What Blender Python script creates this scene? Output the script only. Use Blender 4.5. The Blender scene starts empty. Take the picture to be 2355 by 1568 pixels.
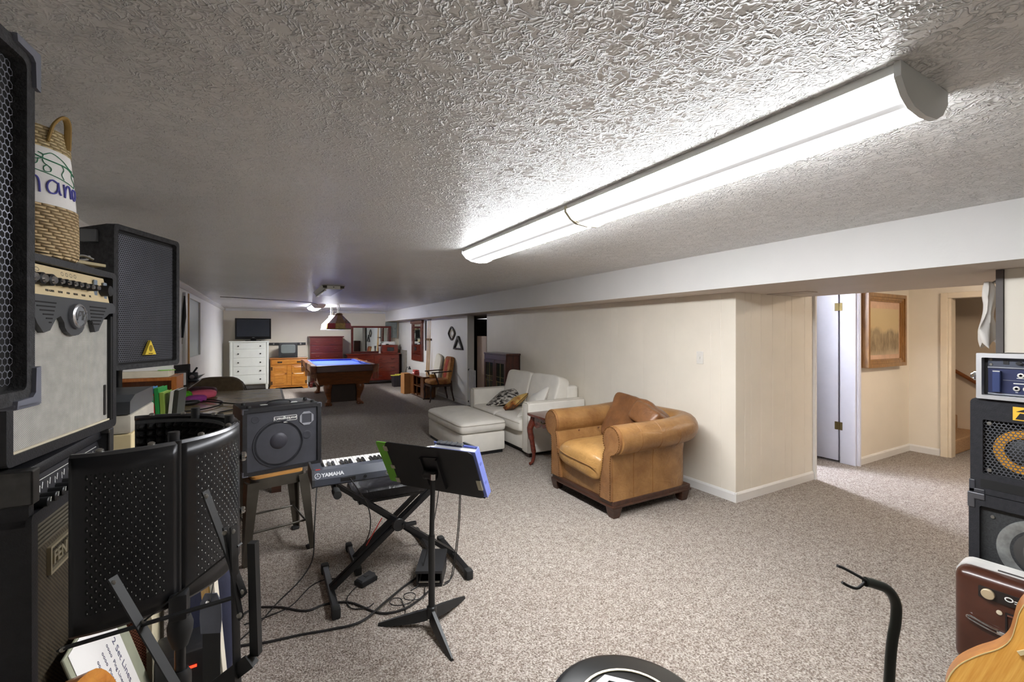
import bpy, bmesh, math, random
from mathutils import Vector, Matrix
random.seed(11)
SC = bpy.context.scene
COL = SC.collection
PI = math.pi
R = math.radians
V = Vector

# ---------------------------------------------------------------- room measures
CAM_H = 1.48
TH = R(29.2013)          # camera yaw to the right of the long room axis (+Y)
H = 2.131                # ceiling
B = 1.8376               # underside of the soffit
XL, XW = -0.98, 3.583    # left wall, panelled wall
SOF0, SOF1 = 3.17, 4.64  # soffit front and back
YF = 13.62               # far wall

# ---------------------------------------------------------------- materials
def srgb(r, g, b):
    f = lambda c: ((c/255+.055)/1.055)**2.4 if c > 10 else c/255/12.92
    return (f(r), f(g), f(b), 1)

class N:
    def __init__(s, name):
        s.m = bpy.data.materials.new(name); s.m.use_nodes = True
        s.t = s.m.node_tree; s.b = s.t.nodes['Principled BSDF']
        s.tc = s.t.nodes.new('ShaderNodeTexCoord')
    def n(s, typ, **kw):
        x = s.t.nodes.new('ShaderNode'+typ)
        for k, v in kw.items():
            if hasattr(x, k): setattr(x, k, v)
            else: x.inputs[k.replace('_', ' ')].default_value = v
        return x
    def l(s, a, b): s.t.links.new(a, b)
    def math(s, op, a, b=None, c=None):
        x = s.t.nodes.new('ShaderNodeMath'); x.operation = op
        for i, v in enumerate((a, b, c)):
            if v is None: continue
            if isinstance(v, (int, float)): x.inputs[i].default_value = v
            else: s.l(v, x.inputs[i])
        return x.outputs[0]
    def mapping(s, scale=(1, 1, 1), rot=(0, 0, 0), src='Object', loc=(0, 0, 0)):
        m = s.n('Mapping'); m.inputs['Scale'].default_value = scale; m.inputs['Rotation'].default_value = rot
        m.inputs['Location'].default_value = loc
        s.l(s.tc.outputs[src], m.inputs['Vector']); return m.outputs[0]
    def noise(s, vec, scale, detail=3, rough=.55):
        x = s.n('TexNoise'); x.inputs['Scale'].default_value = scale; x.inputs['Detail'].default_value = detail
        x.inputs['Roughness'].default_value = rough
        s.l(vec, x.inputs['Vector']); return x.outputs['Fac']
    def voro(s, vec, scale, feature='F1', dims='3D', rnd=1.0, out='Distance'):
        x = s.n('TexVoronoi', feature=feature, voronoi_dimensions=dims); x.inputs['Scale'].default_value = scale
        x.inputs['Randomness'].default_value = rnd
        s.l(vec, x.inputs['Vector']); return x.outputs[out]
    def ramp(s, fac, stops, interp='LINEAR'):
        x = s.n('ValToRGB'); cr = x.color_ramp; cr.interpolation = interp
        f4 = lambda c: c if len(c) == 4 else (*c, 1)
        cr.elements.remove(cr.elements[1]); e = cr.elements[0]; e.position = stops[0][0]; e.color = f4(stops[0][1])
        for p, c in stops[1:]: e = cr.elements.new(p); e.color = f4(c)
        s.l(fac, x.inputs[0]); return x.outputs[0]
    def mix(s, fac, a, b, blend='MIX'):
        x = s.n('Mix', data_type='RGBA', blend_type=blend)
        for i, v in ((0, fac), (6, a), (7, b)):
            if isinstance(v, (int, float, tuple)): x.inputs[i].default_value = v
            else: s.l(v, x.inputs[i])
        return x.outputs[2]
    def bump(s, h, strength=.3, dist=.01, prev=None):
        x = s.n('Bump'); x.inputs['Strength'].default_value = strength; x.inputs['Distance'].default_value = dist
        s.l(h, x.inputs['Height'])
        if prev is not None: s.l(prev, x.inputs['Normal'])
        s.l(x.outputs[0], s.b.inputs['Normal']); return x.outputs[0]
    def set(s, **kw):
        for k, v in kw.items():
            k = k.replace('_', ' ')
            if hasattr(v, 'is_output') or 'NodeSocket' in type(v).__name__: s.l(v, s.b.inputs[k])
            else: s.b.inputs[k].default_value = v
        return s

MATS = {}
def plain(name, col, rough=.5, metal=0, var=.12, vs=9, bs=0, bscale=60, spec=.5, coat=0):
    """plain paint / plastic / cloth with a little procedural variation"""
    if name in MATS: return MATS[name]
    k = N(name); c = srgb(*col)
    v = k.mapping()
    nz = k.noise(v, vs)
    d = tuple(max(0, x*(1-var)) for x in c[:3])+(1,); u = tuple(min(1, x*(1+var)) for x in c[:3])+(1,)
    k.set(Base_Color=k.ramp(nz, [(.3, d), (.7, u)]), Roughness=rough, Metallic=metal)
    k.b.inputs['Specular IOR Level'].default_value = spec
    k.b.inputs['Coat Weight'].default_value = coat
    if bs: k.bump(k.noise(v, bscale, 4), bs, .004)
    MATS[name] = k.m; return k.m

def wood(name, a, b, rough=.35, axis=0, scale=6, coat=.15, stretch=.12):
    if name in MATS: return MATS[name]
    k = N(name); sc = [1, 1, 1]; sc[axis] = stretch
    v = k.mapping(tuple(sc))
    n1 = k.noise(v, scale*4, 5, .65); n2 = k.noise(v, scale*16, 3)
    f = k.math('ADD', k.math('MULTIPLY', n1, .75), k.math('MULTIPLY', n2, .25))
    k.set(Base_Color=k.ramp(f, [(.32, srgb(*a)), (.68, srgb(*b))]), Roughness=rough)
    k.b.inputs['Coat Weight'].default_value = coat; k.b.inputs['Coat Roughness'].default_value = .2
    k.bump(f, .08, .003)
    MATS[name] = k.m; return k.m

def weave(name, a, b, pitch, rough=.8, plane='xz', metal=0, bs=.5):
    """woven grille cloth: two crossed sine threads"""
    if name in MATS: return MATS[name]
    k = N(name); sep = k.n('SeparateXYZ'); k.l(k.tc.outputs['Object'], sep.inputs[0])
    A, Bq = sep.outputs['XYZ'.index(plane[0].upper())], sep.outputs['XYZ'.index(plane[1].upper())]
    w = 2*PI/pitch
    f = k.math('MULTIPLY', k.math('SINE', k.math('MULTIPLY', A, w)), k.math('SINE', k.math('MULTIPLY', Bq, w)))
    f = k.math('MULTIPLY_ADD', f, .5, .5)
    nz = k.noise(k.mapping(), 30)
    f2 = k.math('MULTIPLY_ADD', k.math('SUBTRACT', nz, .5), .5, f)
    k.set(Base_Color=k.ramp(f2, [(.25, srgb(*a)), (.65, srgb(*b))]), Roughness=rough, Metallic=metal)
    k.bump(f, bs, .002)
    MATS[name] = k.m; return k.m

def leather(name, a, b, rough=.38):
    if name in MATS: return MATS[name]
    k = N(name); v = k.mapping()
    big = k.noise(v, 5, 5, .65)
    fine = k.voro(v, 260)
    k.set(Base_Color=k.ramp(big, [(.33, srgb(*a)), (.66, srgb(*b))]), Roughness=rough)
    x = k.n('TexNoise'); x.inputs['Scale'].default_value = 9; x.inputs['Detail'].default_value = 4; x.inputs['Distortion'].default_value = 1.1
    k.l(k.mapping((1, .55, 1.3)), x.inputs['Vector'])
    w = k.math('POWER', k.math('ABSOLUTE', k.math('MULTIPLY_ADD', x.outputs['Fac'], 2, -1)), .6)
    n1 = k.bump(w, .35, .010); k.bump(fine, .12, .002, n1)
    MATS[name] = k.m; return k.m

def emit(name, col, strength):
    if name in MATS: return MATS[name]
    k = N(name); k.set(Base_Color=srgb(*col), Roughness=.4)
    k.b.inputs['Emission Color'].default_value = srgb(*col); k.b.inputs['Emission Strength'].default_value = strength
    MATS[name] = k.m; return k.m

def glass(name, col, rough=.08, metal=0):
    return plain(name, col, rough, metal, var=.05, spec=.8)

# ---------------------------------------------------------------- mesh builder
class MB:
    def __init__(s): s.bm = bmesh.new(); s.uv = None
    def _xf(s, verts, mtx):
        if mtx is not None: bmesh.ops.transform(s.bm, matrix=mtx, verts=verts)
    def box(s, x0, x1, y0, y1, z0, z1, r=0, seg=2, m=None):
        vs = bmesh.ops.create_cube(s.bm, size=1)['verts']
        bmesh.ops.transform(s.bm, matrix=Matrix.Translation(((x0+x1)/2, (y0+y1)/2, (z0+z1)/2)) @ Matrix.Diagonal((abs(x1-x0), abs(y1-y0), abs(z1-z0), 1)), verts=vs)
        if m is not None: s._xf(vs, m)
        if r:
            es = list({e for v in vs for e in v.link_edges})
            bmesh.ops.bevel(s.bm, geom=es, offset=r, segments=seg, affect='EDGES', profile=.5)
        return s
    def hexa(s, p):      # eight corners: bottom loop 0-3, top loop 4-7
        v = [s.bm.verts.new(q) for q in p]
        for f in ((3, 2, 1, 0), (4, 5, 6, 7), (0, 1, 5, 4), (1, 2, 6, 5), (2, 3, 7, 6), (3, 0, 4, 7)): s.bm.faces.new([v[i] for i in f])
        return s
    def bar(s, p0, p1, w, t, up=(0, 0, 1)):
        p0, p1 = V(p0), V(p1); d = (p1-p0).normalized(); a = d.cross(V(up))
        if a.length < 1e-4: a = d.cross(V((1, 0, 0)))
        a.normalize(); b = a.cross(d)
        a *= w/2; b *= t/2
        return s.hexa([p0-a-b, p0+a-b, p0+a+b, p0-a+b, p1-a-b, p1+a-b, p1+a+b, p1-a+b])
    def rings(s, rs, closed_u=True, cap=True, closed_v=False):
        L = [[s.bm.verts.new(p) for p in r] for r in rs]
        n = len(L[0]); m = len(L)
        for i in range(m if closed_v else m-1):
            a, b = L[i], L[(i+1) % m]
            for j in range(n if closed_u else n-1):
                try: s.bm.faces.new((a[j], a[(j+1) % n], b[(j+1) % n], b[j]))
                except ValueError: pass
        if cap and not closed_v:
            for r, rev in ((L[0], True), (L[-1], False)):
                if len(r) > 2:
                    try: s.bm.faces.new(list(reversed(r)) if rev else r)
                    except ValueError: pass
        return s
    def tube(s, pts, r, n=8, closed=False, cap=True, flat=None):
        pts = [V(p) for p in pts]; m = len(pts)
        rr = r if isinstance(r, (list, tuple)) else [r]*m
        T = []
        for i in range(m):
            a = pts[(i-1) % m] if (closed or i > 0) else pts[i]
            b = pts[(i+1) % m] if (closed or i < m-1) else pts[i]
            T.append((b-a).normalized())
        up = V((0, 0, 1)) if abs(T[0].z) < .9 else V((1, 0, 0))
        nrm = T[0].cross(up).normalized(); out = []
        for i in range(m):
            nrm = (nrm - T[i]*nrm.dot(T[i])).normalized(); bn = T[i].cross(nrm)
            k = 1 if flat is None else flat
            out.append([pts[i]+nrm*rr[i]*math.cos(2*PI*j/n)+bn*rr[i]*k*math.sin(2*PI*j/n) for j in range(n)])
        return s.rings(out, cap=cap, closed_v=closed)
    def cyl(s, p0, p1, r0, r1=None, n=16): return s.tube([p0, p1], [r0, r0 if r1 is None else r1], n)
    def lathe(s, prof, n=24, c=(0, 0, 0), axis='z', cap=True):
        out = []
        for r, h in prof:
            ring = []
            for j in range(n):
                a = 2*PI*j/n; x, y = max(r, 1e-4)*math.cos(a), max(r, 1e-4)*math.sin(a)
                p = {'z': (x, y, h), 'y': (x, h, -y), 'x': (h, x, y)}[axis]
                ring.append(V(c)+V(p))
            out.append(ring)
        return s.rings(out, cap=cap)
    def prism(s, pts, h0, h1, plane='xz', m=None):
        f = {'xz': lambda a, b, h: (a, h, b), 'xy': lambda a, b, h: (a, b, h), 'yz': lambda a, b, h: (h, a, b)}[plane]
        n0 = len(s.bm.verts)
        s.rings([[V(f(a, b, h0)) for a, b in pts], [V(f(a, b, h1)) for a, b in pts]])
        s.bm.verts.ensure_lookup_table()
        if m is not None: s._xf(s.bm.verts[n0:], m)
        return s
    def plate(s, outer, inner, h0, h1, plane='xz'):
        """flat ring: outer and inner outline with the same number of points"""
        f = {'xz': lambda a, b, h: (a, h, b), 'xy': lambda a, b, h: (a, b, h), 'yz': lambda a, b, h: (h, a, b)}[plane]
        q = [[V(f(a, b, h)) for a, b in o] for o, h in ((outer, h0), (outer, h1), (inner, h1), (inner, h0))]
        return s.rings(q, closed_v=True)
    def cush(s, c, sz, e=.35, nu=20, nv=12, m=None, fn=None):
        """superquadric cushion, sz = full sizes"""
        sg = lambda x, p: math.copysign(abs(x)**p, x)
        if not isinstance(e, tuple): e = (e, e)
        n0 = len(s.bm.verts); out = []
        for i in range(nv+1):
            ph = -PI/2+PI*i/nv; ring = []
            for j in range(nu):
                a = 2*PI*j/nu
                p = V((sg(math.cos(ph), e[1])*sg(math.cos(a), e[0])*sz[0]/2, sg(math.cos(ph), e[1])*sg(math.sin(a), e[0])*sz[1]/2, sg(math.sin(ph), e[1])*sz[2]/2))
                if i in (0, nv): p.x *= .02; p.y *= .02
                if fn: p = V(fn(p))
                ring.append(p+V(c))
            out.append(ring)
        s.rings(out); s.bm.verts.ensure_lookup_table()
        if m is not None: s._xf(s.bm.verts[n0:], m)
        return s
    def ell(s, c, r, nu=16, nv=10): return s.cush(c, (2*r[0], 2*r[1], 2*r[2]), 1, nu, nv)
    def grid(s, fn, nu, nv, cu=False, uv=True):
        L = [[s.bm.verts.new(fn(i/nu, j/nv)) for i in range(nu if cu else nu+1)] for j in range(nv+1)]
        lay = s.bm.loops.layers.uv.verify() if uv else None
        for j in range(nv):
            for i in range(nu):
                i2 = (i+1) % nu if cu else i+1
                f = s.bm.faces.new((L[j][i], L[j][i2], L[j+1][i2], L[j+1][i]))
                if uv:
                    for lp, (a, b) in zip(f.loops, ((i, j), (i+1, j), (i+1, j+1), (i, j+1))): lp[lay].uv = (a/nu, b/nv)
        return s
    def text(s, string, size, o, xd, yd, ext=.0006, align='CENTER', bend=None, font_shear=0, bold=0):
        cu = bpy.data.curves.new('t', 'FONT'); cu.body = string; cu.size = size; cu.align_x = align; cu.align_y = 'CENTER'
        cu.extrude = ext; cu.shear = font_shear; cu.offset = bold; cu.resolution_u = 3
        ob = bpy.data.objects.new('t', cu); COL.objects.link(ob)
        me = bpy.data.meshes.new_from_object(ob.evaluated_get(bpy.context.evaluated_depsgraph_get()))
        bpy.data.objects.remove(ob); bpy.data.curves.remove(cu)
        xd, yd = V(xd).normalized(), V(yd).normalized(); zd = xd.cross(yd)
        n0 = len(s.bm.verts); s.bm.from_mesh(me); bpy.data.meshes.remove(me); s.bm.verts.ensure_lookup_table()
        for v in s.bm.verts[n0:]:
            p = v.co.copy()
            v.co = V(bend(p)) if bend else V(o)+xd*p.x+yd*p.y+zd*p.z
        return s
    def xf(s, m): bmesh.ops.transform(s.bm, matrix=m, verts=s.bm.verts[:]); return s
    def build(s, name, mat, parent=None, smooth=True, ang=38, solid=0, sub=0, normals=True):
        if normals: bmesh.ops.recalc_face_normals(s.bm, faces=s.bm.faces[:])
        me = bpy.data.meshes.new(name); s.bm.to_mesh(me); s.bm.free()
        for mm in (mat if isinstance(mat, (list, tuple)) else [mat]): me.materials.append(mm)
        if smooth:
            me.shade_smooth(); me.set_sharp_from_angle(angle=R(ang))
        o = bpy.data.objects.new(name, me); COL.objects.link(o)
        if parent: o.parent = parent
        if solid: md = o.modifiers.new('s', 'SOLIDIFY'); md.thickness = solid; md.offset = 0
        if sub: md = o.modifiers.new('u', 'SUBSURF'); md.levels = sub; md.render_levels = sub
        return o

def tag(o, label, cat, group=None, kind=None):
    o['label'] = label; o['category'] = cat
    if group: o['group'] = group
    if kind: o['kind'] = kind
    return o
def thing(name, label, cat, loc=(0, 0, 0), rz=0, group=None):
    o = bpy.data.objects.new(name, None); COL.objects.link(o); o.empty_display_size = .05
    o.location = loc; o.rotation_euler = (0, 0, rz)
    return tag(o, label, cat, group)
def struct(o): o['kind'] = 'structure'; return o
def dup(root, loc, rz, label, group=None):
    r = root.copy(); COL.objects.link(r); r.location = loc; r.rotation_euler = (0, 0, rz); r['label'] = label
    if group: r['group'] = group
    for ch in list(root.children):
        c = ch.copy(); COL.objects.link(c); c.parent = r
        for g in ch.children:
            d = g.copy(); COL.objects.link(d); d.parent = c
    return r
def share(o, parent, loc=(0, 0, 0), rot=(0, 0, 0), sc=None):
    c = o.copy(); COL.objects.link(c); c.parent = parent; c.location = loc; c.rotation_euler = rot
    if sc: c.scale = sc
    return c
def rrect(x0, x1, z0, z1, r, n=4):
    out = []
    for cx, cz, a0 in ((x1-r, z1-r, 0), (x0+r, z1-r, 90), (x0+r, z0+r, 180), (x1-r, z0+r, 270)):
        for i in range(n+1):
            a = R(a0+90*i/n); out.append((cx+r*math.cos(a), cz+r*math.sin(a)))
    return out
def circ(cx, cz, r, n=24, r2=None): return [(cx+r*math.cos(2*PI*i/n), cz+(r2 or r)*math.sin(2*PI*i/n)) for i in range(n)]
def bez(pts, n=8):
    """Catmull-Rom through points"""
    pts = [V(p) for p in pts]; P = [2*pts[0]-pts[1]]+pts+[2*pts[-1]-pts[-2]]; out = []
    for i in range(1, len(P)-2):
        for k in range(n):
            t = k/n; a, b, c, d = P[i-1], P[i], P[i+1], P[i+2]
            out.append(.5*((2*b)+(c-a)*t+(2*a-5*b+4*c-d)*t*t+(3*b-3*c+d-a)*t**3))
    return out+[pts[-1]]
def hexgrille(mb, x0, x1, z0, z1, y, pitch, wire, thick=.0015):
    """sheet of hexagonal openings in the local xz plane"""
    rr = pitch/math.sqrt(3); ri = rr-wire*.58; dz = 1.5*rr; j = 0; z = z0+rr
    while z < z1-rr*.5:
        x = x0+pitch/2+(pitch/2 if j % 2 else 0)
        while x < x1-pitch*.4:
            o = [mb.bm.verts.new((x+rr*math.cos(R(30+60*i)), y, z+rr*math.sin(R(30+60*i)))) for i in range(6)]
            q = [mb.bm.verts.new((x+ri*math.cos(R(30+60*i)), y, z+ri*math.sin(R(30+60*i)))) for i in range(6)]
            for i in range(6): mb.bm.faces.new((o[i], o[(i+1) % 6], q[(i+1) % 6], q[i]))
            x += pitch
        z += dz; j += 1
    return mb
# ================================================================ room materials
def carpet_mat():
    k = N('carpet'); v = k.mapping()
    warp = k.n('VectorMath', operation='ADD'); nn = k.n('TexNoise'); nn.inputs['Scale'].default_value = 60; k.l(v, nn.inputs['Vector'])
    sc = k.n('VectorMath', operation='SCALE'); sc.inputs[3].default_value = .012; k.l(nn.outputs['Color'], sc.inputs[0])
    k.l(v, warp.inputs[0]); k.l(sc.outputs[0], warp.inputs[1]); w = warp.outputs[0]
    t = k.noise(w, 120, 2, .6); big = k.noise(v, 2.2, 4, .6); mid = k.noise(v, 22, 3, .6)
    tuft = k.voro(w, 120)
    f = k.math('ADD', k.math('MULTIPLY', t, .8), k.math('MULTIPLY', mid, .2))
    c = k.ramp(f, [(.30, srgb(64, 52, 44)), (.43, srgb(128, 116, 106)), (.55, srgb(180, 171, 161)), (.68, srgb(212, 206, 198))])
    c = k.mix(k.math('MULTIPLY', big, .35), c, srgb(140, 124, 110))
    k.set(Base_Color=c, Roughness=.95); k.b.inputs['Specular IOR Level'].default_value = .1
    k.b.inputs['Sheen Weight'].default_value = .1
    h = k.math('SUBTRACT', t, k.math('MULTIPLY', tuft, .6))
    k.bump(h, .9, .012); return k.m
def ceiling_mat():
    k = N('stomped_plaster'); v = k.mapping()
    nn = k.n('TexNoise'); nn.inputs['Scale'].default_value = 9; nn.inputs['Detail'].default_value = 3; k.l(v, nn.inputs['Vector'])
    sub = k.n('VectorMath', operation='SUBTRACT'); k.l(nn.outputs['Color'], sub.inputs[0]); sub.inputs[1].default_value = (.5, .5, .5)
    sc = k.n('VectorMath', operation='SCALE'); sc.inputs[3].default_value = .10; k.l(sub.outputs[0], sc.inputs[0])
    ad = k.n('VectorMath', operation='ADD'); k.l(v, ad.inputs[0]); k.l(sc.outputs[0], ad.inputs[1]); w = ad.outputs[0]
    flat = k.n('VectorMath', operation='MULTIPLY'); k.l(w, flat.inputs[0]); flat.inputs[1].default_value = (1, 1, 0)
    vo = k.n('TexVoronoi', voronoi_dimensions='2D'); vo.inputs['Scale'].default_value = 7.5; k.l(flat.outputs[0], vo.inputs['Vector'])
    d = k.n('VectorMath', operation='SUBTRACT'); k.l(flat.outputs[0], d.inputs[0]); k.l(vo.outputs['Position'], d.inputs[1])
    sp = k.n('SeparateXYZ'); k.l(d.outputs[0], sp.inputs[0])
    ang = k.math('ARCTAN2', sp.outputs[1], sp.outputs[0])
    n2 = k.noise(v, 34, 3)
    rad = k.math('SINE', k.math('ADD', k.math('MULTIPLY', ang, 11), k.math('MULTIPLY', n2, 9)))
    rad = k.math('POWER', k.math('MULTIPLY_ADD', rad, .5, .5), 3)
    fade = k.math('SMOOTH_MIN', k.math('MULTIPLY', vo.outputs['Distance'], 9), 1, .2)
    brk = k.ramp(k.noise(v, 17, 2), [(.42, (0, 0, 0)), (.56, (1, 1, 1))])
    rad = k.math('MULTIPLY', k.math('MULTIPLY', rad, fade), brk)
    def worms(scale, width, dist, gs):
        x = k.n('TexNoise'); x.inputs['Scale'].default_value = scale; x.inputs['Detail'].default_value = 1.5; x.inputs['Distortion'].default_value = dist
        k.l(v, x.inputs['Vector'])
        a = k.math('ABSOLUTE', k.math('SUBTRACT', x.outputs['Fac'], .5))
        g = k.ramp(k.noise(v, gs, 2), [(.40, (0, 0, 0)), (.52, (1, 1, 1))])
        return k.math('MULTIPLY', k.ramp(a, [(0, (1, 1, 1)), (width, (0, 0, 0))], 'EASE'), g)
    h = k.math('ADD', k.math('MULTIPLY', rad, .3), worms(26, .055, 1.3, 14))
    h = k.math('ADD', h, k.math('MULTIPLY', worms(42, .07, .9, 19), .55))
    h = k.math('ADD', h, k.math('MULTIPLY', k.noise(v, 60, 2), .08))
    big = k.noise(v, 1.1, 3)
    k.set(Base_Color=k.ramp(big, [(.3, srgb(228, 226, 222)), (.7, srgb(238, 237, 235))]), Roughness=.30)
    k.b.inputs['Specular IOR Level'].default_value = .5
    k.bump(h, .8, .009); return k.m
M_carpet, M_ceil = carpet_mat(), ceiling_mat()
M_wall = plain('cream_wall_paint', (226, 217, 200), .55, var=.03, vs=2, bs=.05, bscale=40)
M_white = plain('white_wall_paint', (228, 226, 221), .5, var=.02, vs=2, bs=.04, bscale=40)
M_panel = plain('cream_panel_paint', (234, 226, 211), .42, var=.03, vs=3)
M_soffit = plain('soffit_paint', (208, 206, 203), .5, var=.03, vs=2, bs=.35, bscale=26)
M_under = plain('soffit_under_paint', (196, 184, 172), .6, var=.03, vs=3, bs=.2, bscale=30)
M_trim = plain('white_gloss_trim', (228, 226, 222), .35, var=.02)
M_peach = plain('peach_wall_paint', (233, 224, 208), .5, var=.03, vs=2)
M_tan = plain('stairwell_paint', (226, 208, 184), .55, var=.04, vs=2)
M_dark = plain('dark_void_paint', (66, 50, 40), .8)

def wall(name, x0, x1, y0, y1, z0, z1, mat): return struct(MB().box(x0, x1, y0, y1, z0, z1).build(name, mat, smooth=False))

struct(MB().box(-1.1, 9.2, -2.7, 13.8, -.1, 0).build('floor', M_carpet, smooth=False))
struct(MB().box(-1.1, 9.2, -2.7, 13.8, H, H+.1).build('ceiling', M_ceil, smooth=False))
wall('wall_left', XL-.12, XL, -2.7, 13.8, 0, H, M_white)
wall('wall_far', XL, 3.78, YF, YF+.12, 0, H, M_wall)
wall('wall_rear', XL, 9.2, -2.7, -2.6, 0, H, M_white)
# soffit : front, underside, back
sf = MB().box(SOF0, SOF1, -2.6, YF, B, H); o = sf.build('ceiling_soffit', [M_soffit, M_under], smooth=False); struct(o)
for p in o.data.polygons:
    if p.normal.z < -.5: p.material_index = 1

def grooved(name, length, z1, thick, xs, mat, place, gd=.0022):
    """panelling: a profile with V grooves, extruded upward; local x along the wall, face at y=0 looking to -y"""
    pr = [(0, 0)]
    for x in xs: pr += [(x-.0035, 0), (x-.001, gd), (x+.001, gd), (x+.0035, 0)]
    pr += [(length, 0), (length, thick), (0, thick)]
    mb = MB().prism(pr, 0, z1, 'xy'); mb.xf(place)
    return struct(mb.build(name, mat, smooth=False))
random.seed(5)
def planks(length, a=.07, b=.21):
    xs, x = [], random.uniform(.05, .15)
    while x < length-.03: xs.append(x); x += random.choice((a, .105, .31, b))
    return xs
# panelled wall along X=XW facing -X, from Y=7.37 down to Y=2.40
grooved('wall_right', 4.97, B, .12, planks(4.97, .2, .41), M_panel, Matrix.Translation((XW, 7.37, 0)) @ Matrix.Rotation(R(-90), 4, 'Z'), .0009)
# return wall facing -Y
grooved('wall_return', 1.251, B, .12, [.13, .22, .37, .55, .76, .87, 1.10], M_panel, Matrix.Translation((XW+.001, 2.399, 0)))
wall('wall_white_right', XW, XW+.15, 8.28, YF, 0, B, M_white)
# utility closet behind the opening
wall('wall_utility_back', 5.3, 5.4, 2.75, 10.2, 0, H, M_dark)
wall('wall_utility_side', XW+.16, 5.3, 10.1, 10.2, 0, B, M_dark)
# hall behind the soffit : door wall, picture wall, stair wall
wall('wall_hall_door_head', 4.835, 5.74, 2.40, 2.52, 1.99, H, M_peach)
wall('wall_hall_upper', SOF1, 4.835, 2.40, 2.52, B, H, M_peach)
wall('wall_hall', 5.74, 7.2, 2.40, 2.52, 0, H, M_peach)
wall('wall_closet_back', 4.6, 6.2, 3.62, 3.72, 0, H, M_white)
wall('wall_closet_left', 4.70, 4.82, 2.52, 3.62, 0, H, M_white)
wall('wall_closet_right', 6.0, 6.1, 2.52, 3.62, 0, H, M_white)
wall('wall_stair_side', 7.09, 7.2, 2.03, 2.40, 0, H, M_peach)
wall('wall_stair_head', 7.09, 7.2, .95, 2.03, 1.895, H, M_peach)
wall('wall_stair_near', 7.09, 7.2, -2.6, .95, 0, H, M_peach)
wall('wall_stairwell', 8.3, 8.4, -2.6, 4.6, 0, H, M_tan)
wall('wall_stairwell_end', 7.2, 8.3, 4.5, 4.6, 0, H, M_tan)
# panelled block on the right of the passage
grooved('wall_right_near', 3.4, B, .9, [.12, .26, .37, .52, .73, .88], M_panel, Matrix.Translation((3.60, .80, 0)) @ Matrix.Rotation(R(-90), 4, 'Z'))
struct(MB().box(3.585, 3.63, .802, .83, 0, B-.002).build('trim_block_corner', plain('dark_gap_trim', (92, 86, 84), .6), smooth=False))

# baseboards
def board(name, p0, p1, nrm, h=.085, t=.014, mat=None):
    """baseboard from p0 to p1 with a rounded top, standing out along nrm"""
    d = V((p1[0]-p0[0], p1[1]-p0[1], 0)); L = d.length; d.normalize()
    pr = [(0, 0), (t, 0), (t, h-.018), (t*.55, h-.006), (t*.3, h), (0, h)]
    n = V((*nrm, 0)); o = V((*p0, 0)); rs = []
    for s_ in (0, L): rs.append([o+d*s_+n*a+V((0, 0, b)) for a, b in pr])
    return struct(MB().rings(rs).build(name, mat or M_trim, smooth=False))
board('baseboard_right', (XW, 2.386), (XW, 7.37), (-1, 0))
board('baseboard_return', (XW-.0138, 2.40), (4.835, 2.40), (0, -1))
board('baseboard_white_right', (XW, 8.28), (XW, YF), (-1, 0))
board('baseboard_hall', (5.80, 2.40), (7.076, 2.40), (0, -1))
board('baseboard_stair', (7.09, 2.10), (7.09, 2.40), (-1, 0))
board('baseboard_far', (XL, YF), (XW, YF), (0, -1))
board('baseboard_left', (XL, -2.6), (XL, YF), (1, 0))
# trims : door casing, crown at left and far wall
struct(MB().box(4.836, 4.862, 2.375, 2.53, 0, 1.99).build('trim_1', M_trim, smooth=False))
bluew = plain('cool_white_paint', (222, 223, 234), .35, var=.02)
struct(MB().box(5.715, 5.74, 2.40, 2.55, 0, 1.99).box(5.738, 5.80, 2.378, 2.4, 0, 2.03, .004).box(5.75, 5.775, 2.37, 2.379, 0, 2.03).build('trim_2', bluew, smooth=False))
struct(MB().box(7.062, 7.09, 2.03, 2.095, 0, 1.96, .004).box(7.062, 7.09, 1.0, 2.03, 1.895, 1.96, .004).box(7.09, 7.22, 2.005, 2.029, 0, 1.895).build('trim_3', plain('ivory_trim', (228, 214, 190), .4, var=.03), smooth=False))
crown = [(0, 0), (.012, 0), (.022, .012), (.05, .045), (.05, .06), (0, .06)]
struct(MB().rings([[V((XL+a, y, H-.06+b-.001)) for a, b in crown] for y in (-2.6, YF)]).build('trim_4', M_trim, smooth=False))
struct(MB().rings([[V((x, YF-a, H-.06+b-.001)) for a, b in crown] for x in (XL+.05, SOF0)]).build('trim_5', M_trim, smooth=False))
# door opened into the closet, hinged on the right jamb
d = MB().box(5.722, 5.757, 2.572, 3.33, .02, 1.985, .002).build('door_1', bluew, smooth=False); struct(d)
brass = plain('old_brass', (112, 98, 62), .45, .8, var=.2)
for z in (.42, 1.78):
    hg = MB().box(5.7095, 5.7145, 2.525, 2.55, z-.045, z+.045, .001).box(5.7165, 5.7215, 2.574, 2.605, z-.045, z+.045, .001).cyl((5.712, 2.561, z-.046), (5.712, 2.561, z+.046), .006, n=10).box(5.7115, 5.7135, 2.545, 2.58, z-.04, z+.04)
    hg.build('hinge', brass, d, smooth=False)
# window on the left wall
fr = MB().plate(rrect(7.30, 9.05, 1.03, 2.03, .003, 1), rrect(7.50, 8.80, 1.13, 1.98, .003, 1), XL+.001, XL+.03, 'yz')
w = fr.build('window_1', M_trim, smooth=False); struct(w)
MB().box(XL+.002, XL+.008, 7.5, 8.8, 1.13, 1.98).build('pane', plain('frosted_green_pane', (172, 182, 176), .3, var=.06), w, smooth=False)
MB().box(XL+.001, XL+.045, 7.50, 7.55, 1.031, 2.029).build('stile', wood('honey_pine_stile', (176, 118, 48), (206, 150, 72), axis=2), w, smooth=False)
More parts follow.
